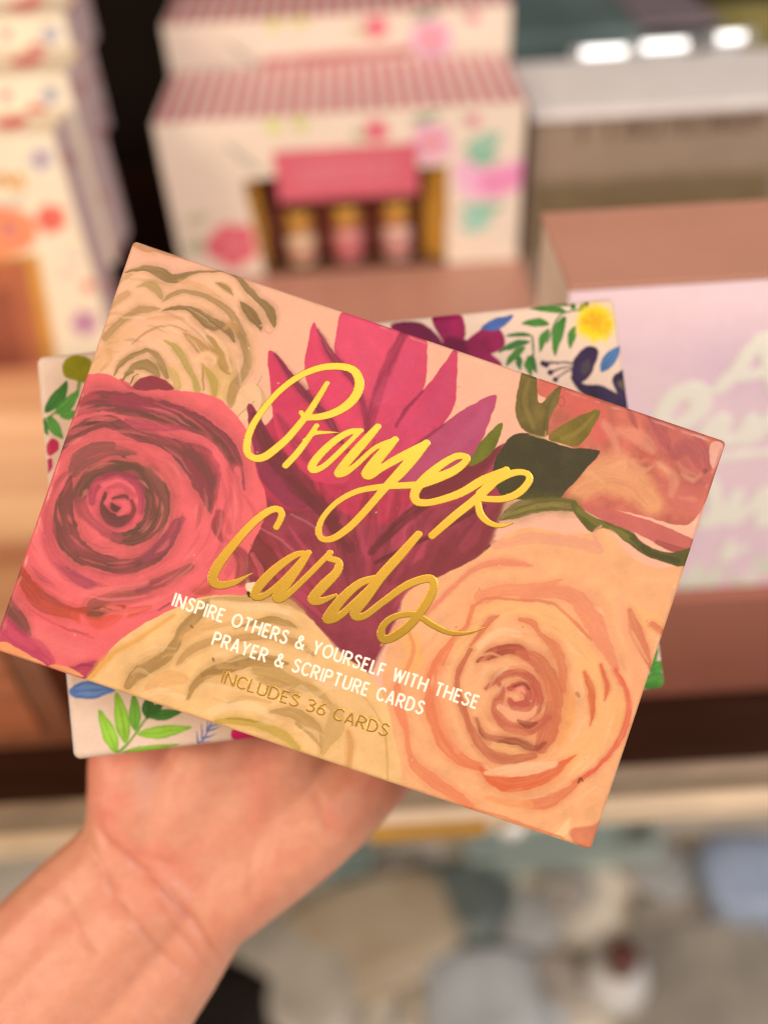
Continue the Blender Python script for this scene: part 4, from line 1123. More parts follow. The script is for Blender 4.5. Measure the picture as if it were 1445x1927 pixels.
    for i in range(14):
        x, y = rn.uniform(640, 1150), rn.uniform(800, 1080)
        s('k', [(x, y, 8), (x + rn.uniform(20, 70), y + rn.uniform(-20, 40), 22), (x + rn.uniform(60, 130), y + rn.uniform(-10, 60), 6)], rn.choice([(246, 176, 122), (220, 130, 92), (236, 150, 112)]), a=.4, f=6, rag=.5)
    f('k', [(1244, 884), (1258, 880), (1266, 896), (1254, 910), (1244, 900)], (120, 60, 54), a=.6, f=3); f('k', [(1285, 755), (1345, 770), (1300, 880), (1276, 840)], (242, 172, 142), a=.85)
    s('k', [(1330, 790, 8), (1310, 850, 12), (1290, 900, 8)], (210, 130, 110), a=.7)
    s('k', [(535, 545, 6), (560, 535, 6), (575, 560, 6), (555, 580, 6), (540, 560, 6)], (175, 85, 70), a=.8)
    f('k', [(640, 1062), (700, 1065), (800, 1080), (1000, 1140), (1215, 1235), (1200, 1290), (1090, 1285), (950, 1210), (760, 1135)], (208, 106, 90))
    s('k', [(1020, 1240, 20), (1120, 1275, 26), (1200, 1285, 20)], (150, 66, 62), a=.7, f=4)
    f('k', [(372, 405), (437, 425), (440, 540), (462, 562), (520, 500), (558, 478), (540, 560), (500, 640), (482, 725), (400, 712), (350, 662), (335, 565)], (122, 98, 48), mott=.3)
    s('k', [(400, 450, 14), (380, 560, 24), (420, 680, 20)], (150, 122, 62), a=.6, f=5); s('k', [(520, 520, 10), (490, 590, 16), (470, 690, 14)], (98, 80, 40), a=.6, f=4)
    f('k', [(744, 595), (700, 700), (640, 772), (560, 762), (492, 732), (580, 658)], (134, 108, 42), mott=.25); s('k', [(720, 620, 6), (640, 700, 20), (560, 740, 16)], (160, 130, 56), a=.6, f=5)
    f('k', [(225, 880), (280, 762), (320, 722), (380, 708), (480, 740), (600, 780), (742, 795), (680, 880), (620, 950), (580, 992), (540, 1035), (450, 1037), (330, 1030), (255, 1000)], (76, 64, 38), mott=.14)
    s('k', [(400, 715, 6), (470, 730, 10), (480, 700, 6)], (190, 150, 90), a=.7)
    f('k', [(270, 658), (243, 770), (180, 840), (110, 868), (165, 752)], (112, 106, 36), mott=.3)
    s('k', [(262, 1128, 14), (330, 1090, 60), (400, 1065, 66), (500, 1055, 52), (610, 1062, 50)], (112, 98, 42)); s('k', [(290, 1110, 10), (400, 1075, 16), (560, 1058, 10)], (146, 128, 58), a=.8)
    f('k', [(600, 1045), (650, 1065), (700, 1110), (800, 1150), (900, 1190), (960, 1250), (1080, 1290), (1190, 1270), (1165, 1355), (1080, 1345), (960, 1300), (870, 1240), (790, 1175), (715, 1195), (640, 1130)], (104, 92, 40), mott=.3)
    s('k', [(640, 1080, 20), (740, 1150, 26), (840, 1190, 24), (930, 1250, 22)], (134, 118, 52), a=.75, f=4); s('k', [(900, 1220, 20), (1000, 1295, 26), (1120, 1330, 20)], (72, 62, 34), a=.75, f=5)
    f('k', [(182, 1290), (220, 1240), (248, 1228), (250, 1252), (218, 1300), (190, 1310)], (110, 52, 52)); f('k', [(178, 1290), (192, 1275), (205, 1290), (188, 1305)], (160, 120, 50))
    # --- peach rose
    f('p', [(722, 1262), (728, 1222), (750, 1160), (768, 1114), (820, 1088), (900, 1048), (940, 1012), (965, 1000), (1000, 992), (1060, 1004), (1110, 1003), (1132, 995), (1150, 1003), (1186, 1046), (1230, 1068), (1310, 1080), (1270, 1240), (1150, 1640), (700, 1500), (712, 1380)], (254, 174, 118), f=2)
    O1, O2, O3 = (238, 138, 96), (228, 118, 78), (200, 104, 72)
    s('e', [(420, 480, 90), (500, 360, 90), (620, 320, 80), (760, 360, 80), (880, 470, 90), (960, 600, 90), (1010, 750, 90), (980, 900, 90), (880, 1010, 80)], (254, 181, 114), a=.8, f=16)
    s('e', [(780, 640, 50), (840, 760, 80), (820, 900, 70)], (250, 166, 96), a=.8, f=14); s('e', [(560, 950, 60), (660, 975, 70), (760, 950, 40)], (254, 178, 112), a=.8, f=10); s('e', [(170, 470, 50), (190, 560, 60), (150, 620, 40)], (252, 176, 96), a=.7, f=8)
    s('e', [(540, 60, 30), (620, 45, 36), (700, 28, 40), (800, 36, 36), (900, 50, 40), (990, 75, 40)], (240, 156, 118), a=.75, f=3); s('e', [(990, 60, 12), (975, 10, 14), (1000, -20, 10)], (236, 160, 122), a=.7)
    s('e', [(228, 372, 10), (300, 300, 14), (380, 220, 14), (460, 160, 16), (560, 135, 25), (640, 140, 24), (700, 152, 5)], (238, 138, 100), a=.95)
    s('e', [(480, 290, 50), (560, 260, 45), (660, 255, 40), (760, 240, 28), (830, 208, 8)], (243, 144, 100), a=.9)
    s('e', [(660, 292, 24), (740, 268, 40), (820, 264, 46), (890, 290, 56), (940, 350, 70), (990, 440, 62), (1040, 540, 40), (1075, 605, 18)], (240, 142, 100), a=.95)
    s('e', [(450, 322, 8), (520, 292, 10), (640, 300, 10), (780, 312, 12), (850, 362, 12), (960, 475, 12)], (224, 124, 82), a=.8)
    s('e', [(440, 328, 18), (412, 420, 18), (350, 480, 24), (300, 560, 34), (262, 640, 40), (262, 740, 50), (282, 840, 52), (320, 930, 50), (390, 1000, 40), (478, 1036, 26)], (236, 126, 82), a=.95)
    s('e', [(300, 600, 20), (290, 720, 26), (320, 860, 30), (380, 960, 24)], (250, 160, 112), a=.6, f=5)
    s('e', [(430, 520, 16), (385, 600, 18), (372, 680, 18), (400, 780, 24), (430, 860, 24), (470, 930, 30), (530, 985, 36), (610, 1000, 34), (710, 985, 20)], (202, 106, 72), a=.9)
    s('e', [(430, 500, 8), (510, 400, 20), (552, 368, 5)], (222, 122, 82)); s('e', [(470, 500, 26), (560, 440, 26), (640, 450, 20)], (254, 200, 150), a=.6, f=5)
    s('e', [(648, 384, 14), (700, 402, 22), (740, 450, 16), (800, 510, 36), (832, 590, 30), (838, 700, 18)], (226, 126, 82), a=.85)
    s('e', [(460, 572, 8), (520, 540, 34), (580, 518, 34), (650, 522, 34), (685, 562, 8)], (178, 84, 60))
    s('e', [(470, 545, 6), (520, 535, 10), (560, 545, 6)], (240, 160, 110), a=.8)
    s('e', [(640, 535, 24), (720, 565, 50), (770, 640, 62), (800, 720, 60), (792, 800, 60), (770, 880, 66), (740, 950, 40)], (208, 108, 74), a=.85)
    s('e', [(500, 690, 12), (560, 640, 24), (640, 618, 24), (700, 650, 30), (738, 720, 30), (728, 780, 24), (685, 825, 16)], (196, 96, 70), a=.95)
    s('e', [(600, 590, 8), (680, 600, 14), (740, 660, 14), (760, 740, 10)], (236, 150, 105), a=.7)
    s('e', [(530, 650, 14), (570, 690, 18), (548, 760, 38), (560, 820, 40), (610, 860, 40), (690, 868, 40), (775, 815, 18)], (200, 100, 72), a=.95)
    s('e', [(600, 740, 14), (630, 770, 34), (680, 760, 40), (692, 710, 40), (650, 680, 40), (600, 690, 18)], (194, 86, 68), a=.95)
    s('e', [(640, 700, 16), (655, 690, 14), (668, 704, 8)], (246, 150, 116), a=.9); s('e', [(620, 680, 8), (660, 668, 10), (690, 690, 8)], (140, 60, 48), a=.8)
    s('e', [(560, 770, 20), (620, 808, 34), (690, 805, 24), (720, 770, 10)], (252, 170, 122), a=.95)
    s('e', [(640, 830, 10), (680, 850, 26), (720, 840, 10)], (150, 70, 52), a=.8)
    s('e', [(456, 820, 8), (490, 890, 20), (560, 912, 24), (640, 922, 26), (710, 952, 24), (755, 930, 12)], (160, 76, 54), a=.95)
    s('e', [(470, 830, 30), (520, 900, 30), (600, 880, 40), (690, 905, 26)], (240, 148, 100), a=.4, f=5)
    s('e', [(1000, 585, 10), (1030, 680, 16), (1018, 740, 4)], (224, 110, 70)); s('e', [(930, 618, 10), (960, 700, 24), (966, 790, 16), (955, 850, 4)], (222, 112, 68))
    s('e', [(1065, 608, 14), (1110, 690, 20), (1126, 780, 20), (1100, 880, 20), (1050, 965, 16), (980, 1040, 14), (890, 1105, 18)], (230, 106, 74), a=.95)
    s('e', [(1080, 700, 30), (1085, 800, 36), (1050, 900, 30)], (250, 176, 108), a=.6, f=8)
    s('e', [(478, 1038, 18), (530, 1085, 44), (610, 1112, 52), (700, 1095, 46), (790, 1060, 40), (850, 1010, 18), (892, 982, 4)], (228, 108, 66))
    s('e', [(500, 1060, 14), (600, 1050, 40), (700, 1040, 40), (800, 1020, 20)], (254, 190, 140), a=.8, f=4)
    s('e', [(680, 1195, 30), (760, 1190, 44), (840, 1150, 28), (905, 1100, 12)], (232, 128, 84), a=.9); s('e', [(500, 1168, 15), (600, 1190, 30), (690, 1200, 30)], (246, 154, 96), a=.8, f=4)
    s('e', [(108, 680, 22), (120, 780, 34), (150, 870, 20), (160, 960, 20), (190, 1030, 34), (250, 1080, 38), (320, 1130, 40), (430, 1205, 30)], (240, 134, 90), a=.92)
    s('e', [(40, 500, 8), (90, 440, 14), (120, 400, 8)], (244, 150, 100), a=.7); s('e', [(150, 420, 10), (180, 500, 14), (160, 590, 16), (110, 660, 14)], (240, 140, 90), a=.8)
    s('e', [(1140, 345, 30), (1210, 390, 60), (1280, 440, 40)], (252, 178, 110), a=.8, f=6)
    s('e', [(1130, 348, 18), (1150, 430, 44), (1190, 520, 34), (1222, 602, 12)], (220, 126, 86)); s('e', [(1140, 440, 10), (1180, 520, 12), (1210, 570, 6)], (244, 168, 116), a=.7); s('e', [(1228, 408, 22), (1272, 440, 20)], (222, 124, 84))
    s('e', [(1090, 300, 20), (1110, 420, 30), (1160, 600, 40), (1160, 760, 40)], (252, 166, 118), a=.6, f=10)
    f('e', [(860, 1315), (960, 1290), (1040, 1262), (1010, 1420), (930, 1410)], (226, 132, 92), f=5); s('e', [(810, 1345, 26), (838, 1310, 26), (862, 1265, 6)], (255, 204, 142), a=.9)
    s('e', [(430, 1215, 10), (560, 1248, 10), (700, 1298, 10), (835, 1345, 10)], (240, 132, 84), a=.8)
    s('e', [(905, 1100, 10), (915, 1082, 8), (925, 1095, 6)], (120, 70, 40)); s('e', [(898, 712, 16), (906, 722, 12)], (176, 116, 70), a=.7)
    for _ in range(70):
        x, y = rn.uniform(180, 1120), rn.uniform(250, 1220)
        dx, dy = -(y - 740), (x - 660); L = math.hypot(dx, dy) + 1; ln = rn.uniform(25, 70); dx, dy = dx / L * ln, dy / L * ln
        s('e', [(x - dx, y - dy, 3), (x, y, rn.uniform(6, 16)), (x + dx, y + dy, 3)], rn.choice([(255, 200, 148), (240, 146, 100), (246, 160, 104)]), a=.4, f=4, dry=.6)
    # --- red rose
    f('p', [(120, 680), (163, 704), (194, 702), (221, 712), (249, 727), (263, 714), (287, 707), (311, 716), (329, 733), (374, 739), (412, 751), (439, 776), (464, 808), (479, 856), (484, 891), (498, 925), (500, 967), (471, 1036), (460, 1081), (470, 1122), (391, 1140), (332, 1150), (291, 1170), (249, 1195), (216, 1225), (191, 1252), (166, 1290), (140, 1310), (-60, 1260), (-60, 1180), (40, 880)], (243, 108, 104), mott=.07)
    D, Mv = (124, 73, 62), (166, 70, 76)
    f('b', [(722, 112), (760, 68), (830, 50), (900, 76), (950, 124), (850, 126), (760, 128)], (150, 62, 66), f=2.5)
    s('b', [(660, 70, 10), (690, 95, 16), (725, 120, 14)], (210, 84, 84), a=.8)
    s('b', [(500, 150, 25), (620, 150, 30), (760, 172, 30), (900, 205, 30), (1040, 250, 25)], (196, 78, 82), a=.85, f=4)
    s('b', [(395, 250, 40), (460, 205, 66), (540, 190, 80), (640, 205, 96), (740, 220, 96), (840, 245, 92), (940, 265, 84), (1040, 300, 76), (1140, 360, 78), (1220, 436, 78), (1270, 515, 56), (1300, 580, 36), (1322, 662, 20)], (136, 68, 66), dry=.35, rag=.3)
    s('b', [(540, 225, 30), (660, 240, 40), (800, 270, 40), (960, 295, 40), (1080, 350, 40), (1180, 420, 46), (1250, 505, 36)], (112, 70, 58), a=.8, f=5)
    s('b', [(620, 180, 40), (740, 200, 46), (860, 225, 40), (960, 245, 20)], (164, 66, 76), a=.7, f=6)
    s('b', [(390, 270, 40), (440, 250, 40), (500, 265, 40)], (196, 82, 84), a=.7, f=5); s('b', [(420, 200, 30), (480, 170, 30), (540, 160, 10)], (190, 78, 80), a=.7, f=4)
    s('b', [(560, 258, 26), (660, 292, 34), (760, 322, 40), (860, 345, 36), (960, 362, 32), (1080, 390, 26), (1170, 450, 26)], (236, 104, 104))
    s('b', [(690, 298, 24), (800, 325, 34), (900, 332, 26), (1000, 335, 14)], (176, 72, 84), a=.75, f=4)
    f('b', [(1000, 420), (1100, 432), (1172, 480), (1205, 580), (1212, 680), (1172, 785), (1130, 720), (1080, 620), (1010, 520)], (164, 68, 74), f=4)
    s('b', [(1060, 440, 20), (1140, 480, 24), (1180, 560, 30)], (212, 88, 90), a=.7, f=6)
    s('b', [(298, 485, 14), (360, 412, 34), (430, 350, 44), (520, 306, 52), (600, 300, 50), (680, 340, 44), (760, 378, 40), (860, 402, 44), (940, 432, 60), (1000, 476, 80), (1060, 545, 86), (1110, 630, 86), (1146, 710, 70), (1165, 790, 30)], (130, 71, 64))
    s('b', [(1020, 520, 30), (1080, 610, 44), (1120, 700, 40)], (160, 70, 74), a=.7, f=6); s('b', [(430, 345, 10), (520, 300, 14), (590, 290, 10)], (104, 62, 50), a=.8)
    s('b', [(1180, 470, 26), (1228, 560, 34), (1215, 680, 34), (1185, 780, 30), (1150, 860, 20)], (241, 106, 104))
    s('b', [(1240, 560, 22), (1262, 680, 26), (1230, 800, 26), (1250, 900, 20)], (206, 88, 88), a=.8, f=5)
    s('b', [(1290, 560, 24), (1300, 700, 30), (1282, 800, 30), (1310, 900, 24)], (236, 106, 104)); s('b', [(1195, 800, 40), (1182, 880, 40), (1205, 945, 14)], (166, 72, 72), f=4)
    s('b', [(1330, 700, 12), (1370, 760, 14), (1400, 840, 14)], (216, 90, 92), a=.7); s('b', [(1230, 940, 16), (1290, 1010, 30), (1240, 1120, 30)], (212, 88, 88), a=.7, f=6); s('b', [(1270, 980, 30), (1330, 1060, 60), (1310, 1160, 50)], (150, 66, 62), a=.85, f=6)
    s('b', [(240, 900, 24), (250, 780, 30), (290, 660, 30), (360, 590, 30)], (216, 88, 90), a=.7, f=7)
    s('b', [(388, 592, 22), (420, 540, 60), (490, 480, 76), (570, 452, 60), (650, 458, 40), (735, 470, 14)], (150, 83, 72), a=.95, rag=.35)
    s('b', [(640, 440, 14), (720, 440, 24), (800, 480, 24), (860, 560, 24)], (214, 92, 90), a=.7, f=5); s('b', [(672, 486, 10), (684, 496, 6)], (130, 70, 60))
    s('b', [(428, 700, 56), (462, 640, 56), (520, 582, 62), (620, 552, 62), (720, 562, 60), (800, 602, 70), (850, 682, 90), (858, 770, 90), (830, 850, 80), (770, 905, 66), (700, 930, 56), (630, 925, 40)], (112, 74, 58), dry=.3)
    s('b', [(640, 930, 40), (570, 895, 36), (510, 850, 40), (462, 800, 46), (438, 740, 46)], (176, 80, 80), a=.9, f=5)
    s('b', [(820, 560, 40), (880, 660, 30), (900, 760, 24), (870, 870, 30)], (160, 92, 76), a=.6, f=7)
    s('b', [(386, 600, 10), (366, 680, 46), (350, 760, 70), (350, 850, 84), (372, 930, 90), (424, 1000, 80), (500, 1045, 66), (600, 1072, 60), (690, 1090, 56), (780, 1062, 50), (860, 1010, 56), (925, 930, 50), (965, 850, 30)], (128, 72, 62), dry=.3)
    s('b', [(790, 1040, 40), (870, 985, 50), (940, 900, 50), (990, 830, 24)], (166, 76, 84), a=.8, f=5); s('b', [(400, 940, 30), (470, 1010, 36), (560, 1050, 30)], (154, 76, 72), a=.5, f=6)
    f('b', [(486, 720), (520, 640), (600, 600), (690, 606), (760, 660), (776, 740), (762, 830), (700, 892), (620, 893), (540, 840), (500, 780)], (232, 98, 100), f=3)
    s('b', [(500, 740, 26), (510, 670, 34), (560, 615, 36), (640, 595, 30), (720, 615, 32), (768, 690, 28), (770, 790, 22)], (164, 66, 80), a=.85, f=5)
    s('b', [(560, 640, 20), (640, 625, 26), (710, 660, 24), (735, 740, 24)], (246, 112, 110), a=.8, f=4)
    s('b', [(575, 690, 14), (560, 760, 24), (590, 820, 42), (650, 840, 46), (695, 815, 18)], (116, 66, 58), dry=.2)
    s('b', [(590, 660, 14), (660, 648, 22), (730, 700, 20)], (190, 80, 88), a=.7, f=5); s('b', [(580, 740, 20), (610, 710, 20), (660, 720, 20), (690, 760, 22), (650, 800, 20)], (238, 104, 106), a=.9, f=4)
    s('b', [(608, 745, 8), (625, 770, 24), (655, 768, 8)], (106, 60, 52), dry=.1); s('b', [(618, 716, 9), (680, 704, 16), (698, 722, 6)], (128, 68, 60), dry=.1); s('b', [(716, 728, 12), (728, 780, 18), (700, 835, 14)], (140, 66, 64)); s('b', [(560, 720, 8), (575, 690, 10)], (120, 66, 60))
    # lower petals
    s('c', [(85, 295, 24), (130, 340, 50), (200, 450, 80), (280, 545, 90), (380, 592, 80), (480, 622, 60), (580, 625, 50), (700, 605, 46), (840, 588, 24)], (184, 74, 54))
    s('c', [(500, 640, 36), (600, 682, 66), (720, 692, 70), (800, 655, 50), (900, 622, 44), (1020, 585, 24)], (226, 88, 68), f=4); s('c', [(300, 560, 40), (420, 615, 44), (540, 650, 40)], (208, 86, 62), a=.7, f=6)
    s('c', [(630, 570, 50), (720, 532, 56), (820, 505, 56), (950, 472, 56), (1060, 430, 54), (1180, 372, 46), (1300, 310, 34)], (164, 84, 72), a=.9)
    s('c', [(940, 480, 26), (1060, 430, 34), (1140, 400, 20)], (150, 66, 76), a=.6, f=4)
    s('c', [(428, 315, 26), (470, 350, 40), (540, 400, 50), (620, 440, 38), (668, 452, 8)], (176, 76, 88), a=.85); s('c', [(455, 315, 12), (470, 325, 10)], (96, 70, 62))
    s('c', [(330, 40, 56), (335, 150, 66), (375, 250, 66), (440, 335, 44)], (206, 86, 90), a=.7, f=7); s('c', [(190, 100, 30), (200, 240, 36), (270, 360, 36), (360, 450, 30)], (232, 98, 98), a=.7, f=8)
    s('c', [(250, 40, 30), (245, 160, 40), (300, 280, 40), (390, 380, 30)], (252, 122, 116), a=.6, f=8); s('c', [(560, 500, 30), (700, 470, 40), (860, 460, 30), (1000, 420, 20)], (254, 124, 112), a=.6, f=8)
    s('c', [(18, 505, 50), (60, 590, 80), (120, 680, 90), (170, 740, 56), (218, 784, 6)], (126, 72, 60))
    s('c', [(-20, 690, 120), (80, 790, 110), (180, 850, 110), (270, 905, 100), (340, 960, 60)], (192, 66, 88), a=.9, f=4); s('c', [(40, 700, 30), (120, 790, 40), (220, 860, 30)], (220, 86, 98), a=.6, f=5)
    s('c', [(510, 1012, 26), (580, 1002, 50), (650, 985, 44), (590, 1045, 50)], (186, 66, 82), a=.9); s('c', [(480, 1000, 14), (560, 980, 18), (640, 985, 10)], (150, 58, 70), a=.6)
    s('c', [(610, 636, 18), (670, 630, 34), (724, 608, 16)], (136, 76, 56)); s('c', [(690, 600, 8), (760, 590, 20), (820, 600, 8)], (236, 112, 96), a=.9); s('c', [(640, 600, 8), (700, 590, 10), (760, 605, 6)], (120, 70, 52), a=.7)
    s('c', [(555, 650, 16), (600, 730, 34), (670, 775, 24)], (246, 106, 102)); s('c', [(860, 635, 14), (810, 715, 40), (700, 765, 36)], (247, 108, 102))
    s('c', [(200, 600, 10), (300, 660, 14), (420, 720, 14), (540, 760, 12), (640, 800, 10)], (220, 84, 80), a=.7); s('c', [(420, 720, 10), (520, 755, 14), (600, 770, 8)], (190, 84, 74), a=.6)
    s('c', [(250, 760, 60), (400, 850, 80), (560, 900, 70)], (255, 128, 116), a=.5, f=14); s('c', [(1080, 610, 10), (1120, 585, 12), (1160, 560, 8)], (140, 70, 60), a=.8); s('c', [(1330, 480, 30), (1400, 470, 40), (1440, 440, 20)], (196, 86, 66), a=.9)
    f('c', [(-40, 822), (60, 832), (110, 860), (190, 905), (320, 985), (200, 960), (-40, 880)], (246, 152, 98)); f('c', [(330, 985), (420, 982), (500, 1010), (570, 1062), (480, 1050), (380, 1015)], (246, 152, 98))
    rn = random.Random(9)
    for _ in range(170):
        t = rn.uniform(0, 6.28); r = rn.uniform(60, 270)
        cx_, cy_ = 218, 955
        a0 = rn.uniform(.1, .3)
        q = [(cx_ + r * 1.05 * math.cos(t + k * a0), cy_ + r * .92 * math.sin(t + k * a0)) for k in (-1, 0, 1)]
        if max(p[1] for p in q) > 1170 or min(p[1] for p in q) < 745 or max(p[0] for p in q) > 455: continue
        s('p', [(*q[0], 1), (*q[1], rn.uniform(3, 10)), (*q[2], 1)], rn.choice([(255, 132, 120), (214, 88, 90), (196, 84, 84), (250, 118, 110), (150, 74, 72)]), a=.45, f=3, dry=.6)
    for _ in range(70):    # flecks in the print
        x, y = rn.uniform(60, 1300), rn.uniform(500, 1560)
        s('w', [(x, y, rn.uniform(1.2, 3)), (x + rn.uniform(-3, 3), y + rn.uniform(-3, 3), 1.5)], rn.choice([(120, 70, 50), (160, 90, 60), (255, 220, 180)]), a=.55, dry=0, rag=0)
    # worn board edges, with edge highlights painted in
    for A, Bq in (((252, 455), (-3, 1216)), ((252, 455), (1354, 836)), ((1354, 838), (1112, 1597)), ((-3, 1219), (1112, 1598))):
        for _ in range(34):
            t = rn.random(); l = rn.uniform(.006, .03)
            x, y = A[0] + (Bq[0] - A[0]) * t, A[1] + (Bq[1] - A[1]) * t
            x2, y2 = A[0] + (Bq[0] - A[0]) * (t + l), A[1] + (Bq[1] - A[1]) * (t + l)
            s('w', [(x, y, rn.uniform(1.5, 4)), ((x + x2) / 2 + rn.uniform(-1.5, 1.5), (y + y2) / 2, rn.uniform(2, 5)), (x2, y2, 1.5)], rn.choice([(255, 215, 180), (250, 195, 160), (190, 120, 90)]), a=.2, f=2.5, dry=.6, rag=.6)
    # --- cream rose at the bottom
    f('p', [(150, 1300), (166, 1276), (191, 1246), (216, 1215), (249, 1188), (291, 1163), (332, 1143), (380, 1124), (450, 1120), (520, 1128), (565, 1148), (600, 1182), (640, 1228), (690, 1265), (716, 1302), (735, 1360), (740, 1500), (500, 1440)], (251, 190, 124))
    T1 = (180, 132, 77)
    s('g', [(28, 392, 16), (80, 330, 20), (140, 280, 14), (220, 240, 14), (300, 180, 12), (380, 130, 8)], (238, 164, 84), a=.85)
    s('g', [(183, 432, 26), (210, 390, 44), (270, 350, 48), (340, 310, 44), (380, 260, 34), (410, 200, 38), (450, 160, 40), (500, 110, 28), (525, 65, 10)], T1, rag=.3)
    s('g', [(420, 230, 30), (480, 190, 40), (560, 170, 30)], (236, 166, 100), a=.7, f=6); s('g', [(450, 175, 8), (460, 182, 6)], (140, 100, 58))
    s('g', [(500, 68, 8), (600, 60, 18), (720, 66, 22), (850, 70, 24), (930, 118, 6)], (206, 152, 92), a=.9)
    s('g', [(540, 75, 20), (660, 90, 30), (780, 95, 30), (860, 120, 20)], (254, 202, 142), a=.8, f=5)
    s('g', [(640, 185, 5), (740, 158, 20), (800, 150, 26), (860, 165, 22), (905, 186, 4)], (188, 140, 80)); s('g', [(500, 190, 10), (600, 170, 16), (700, 150, 8)], (226, 170, 104), a=.8)
    s('g', [(395, 335, 12), (450, 280, 28), (540, 240, 28), (640, 230, 28), (760, 220, 24), (880, 240, 24), (970, 295, 12)], (202, 148, 88), a=.9)
    s('g', [(438, 485, 10), (470, 420, 28), (540, 370, 34), (620, 345, 44), (700, 320, 50), (780, 330, 38), (860, 335, 10)], (182, 134, 77)); s('g', [(500, 385, 18), (560, 368, 26), (640, 348, 26)], (168, 122, 68), a=.85, f=4)
    s('g', [(275, 440, 40), (350, 400, 60), (420, 400, 36)], (236, 168, 102), a=.7, f=5); s('g', [(250, 470, 20), (330, 450, 24), (420, 480, 20)], (254, 200, 140), a=.7)
    s('g', [(720, 365, 24), (800, 380, 48), (880, 412, 38), (980, 452, 28), (1045, 505, 12)], (202, 152, 88), a=.85); s('g', [(740, 400, 20), (830, 430, 36), (900, 470, 26)], (190, 138, 76), a=.7, f=5)
    s('g', [(560, 580, 16), (660, 580, 28), (760, 602, 28), (840, 640, 34), (905, 695, 20)], (205, 160, 72), a=.85); s('g', [(600, 570, 6), (680, 575, 8), (760, 590, 6)], (176, 132, 52), a=.7)
    s('g', [(530, 545, 26), (620, 510, 40), (720, 520, 36), (800, 560, 20)], (254, 204, 144), a=.85, f=5); s('g', [(610, 500, 10), (690, 480, 18), (790, 500, 10)], (222, 166, 100), a=.7)
    s('g', [(790, 540, 12), (880, 545, 40), (960, 590, 38), (1000, 630, 18), (1004, 715, 6)], (196, 146, 86), a=.9); s('g', [(900, 590, 14), (960, 640, 14), (1000, 690, 8)], (170, 126, 72), a=.6)
    s('g', [(1008, 725, 5), (1030, 670, 38), (1062, 600, 66), (1060, 535, 36), (1010, 500, 10)], (216, 162, 98), a=.85)
    s('g', [(1115, 625, 12), (1130, 690, 24), (1118, 785, 14)], (226, 156, 92), a=.95); s('g', [(1190, 480, 5), (1250, 570, 8), (1280, 680, 10), (1286, 830, 8)], (226, 166, 100), a=.95); s('g', [(1130, 600, 6), (1210, 560, 6), (1250, 580, 5)], (232, 170, 108), a=.7)
    s('g', [(980, 420, 16), (1060, 430, 30), (1150, 425, 10)], (254, 196, 140), a=.7, f=4); s('g', [(560, 300, 20), (680, 280, 30), (820, 290, 26)], (253, 200, 138), a=.7, f=5)
    s('g', [(545, 315, 8), (547, 325, 6)], (130, 92, 50)); s('g', [(690, 320, 8), (740, 300, 14), (820, 310, 8)], (160, 118, 66), a=.6)
    for _ in range(40):
        x, y = rn.uniform(200, 950), rn.uniform(150, 700)
        if y < 700 - x * .3 + 250: s('g', [(x, y, 4), (x + rn.uniform(20, 60), y - rn.uniform(-10, 30), rn.uniform(8, 18)), (x + rn.uniform(60, 120), y - rn.uniform(-30, 30), 4)], rn.choice([(255, 206, 146), (226, 168, 100), (240, 178, 112)]), a=.4, f=4, dry=.6)
    f('g', [(688, -6), (760, 2), (722, 60), (692, 34)], (255, 212, 165)); f('g', [(686, 30), (704, 34), (706, 54), (690, 52)], (72, 54, 34))

# ------------------------------------------------------------------ build the two card boxes
paper_art = material("printed_cover", art=True, rough=0.5, spec=0.14, bump=0.12, bscale=1400)
side_front = material("peach_side", (0.66, 0.36, 0.25), rough=0.5, noise=0.05)
side_back = material("white_side", (0.78, 0.72, 0.68), rough=0.45, noise=0.03)
gold = material("gold_foil", (0.46, 0.288, 0.042), rough=0.34, metal=1.0, color2=(0.54, 0.345, 0.055), nscale=45)
gold2 = material("dull_gold_foil", (0.60, 0.36, 0.08), rough=0.36, metal=1.0)
white_ink = material("white_ink", (0.88, 0.80, 0.67), rough=0.5)

def card_box(pose, W, H, T, label, painter, base, nx, ny, over, sidem, wp, rad):
    root = empty("card_box", (0, 0, 0), label, "card box", "printed card boxes held in the hand", pose.mat())
    r = rad
    u, v, P = cover_points(W, H, r, over, nx, ny)
    flat = np.stack([u, v, np.zeros_like(u)], -1)
    X, Y = to_sketch(pose.world(flat))
    cv = Canvas(X, Y, base, wp)
    painter(cv)
    me = grid_mesh("printed_cover", P, cv.finish())
    link("printed_cover", me, paper_art, root)
    b = 0.00025
    link("box_body", box_mesh("box_body", -W / 2 + b, W / 2 - b, -H / 2 + b, H / 2 - b, -T, -rad - .0003, rad * .8), sidem, root)
    return root

PW = np.array([1.52, 1.24, 1.03])
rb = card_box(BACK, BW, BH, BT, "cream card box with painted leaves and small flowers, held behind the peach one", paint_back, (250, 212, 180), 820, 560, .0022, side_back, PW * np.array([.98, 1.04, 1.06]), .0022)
rf = card_box(FRONT, FW, FH, FT, "peach card box with big painted roses and gold lettering, held in front", paint_front, (252, 180, 142), 1040, 712, .0016, side_front, PW, .0012)

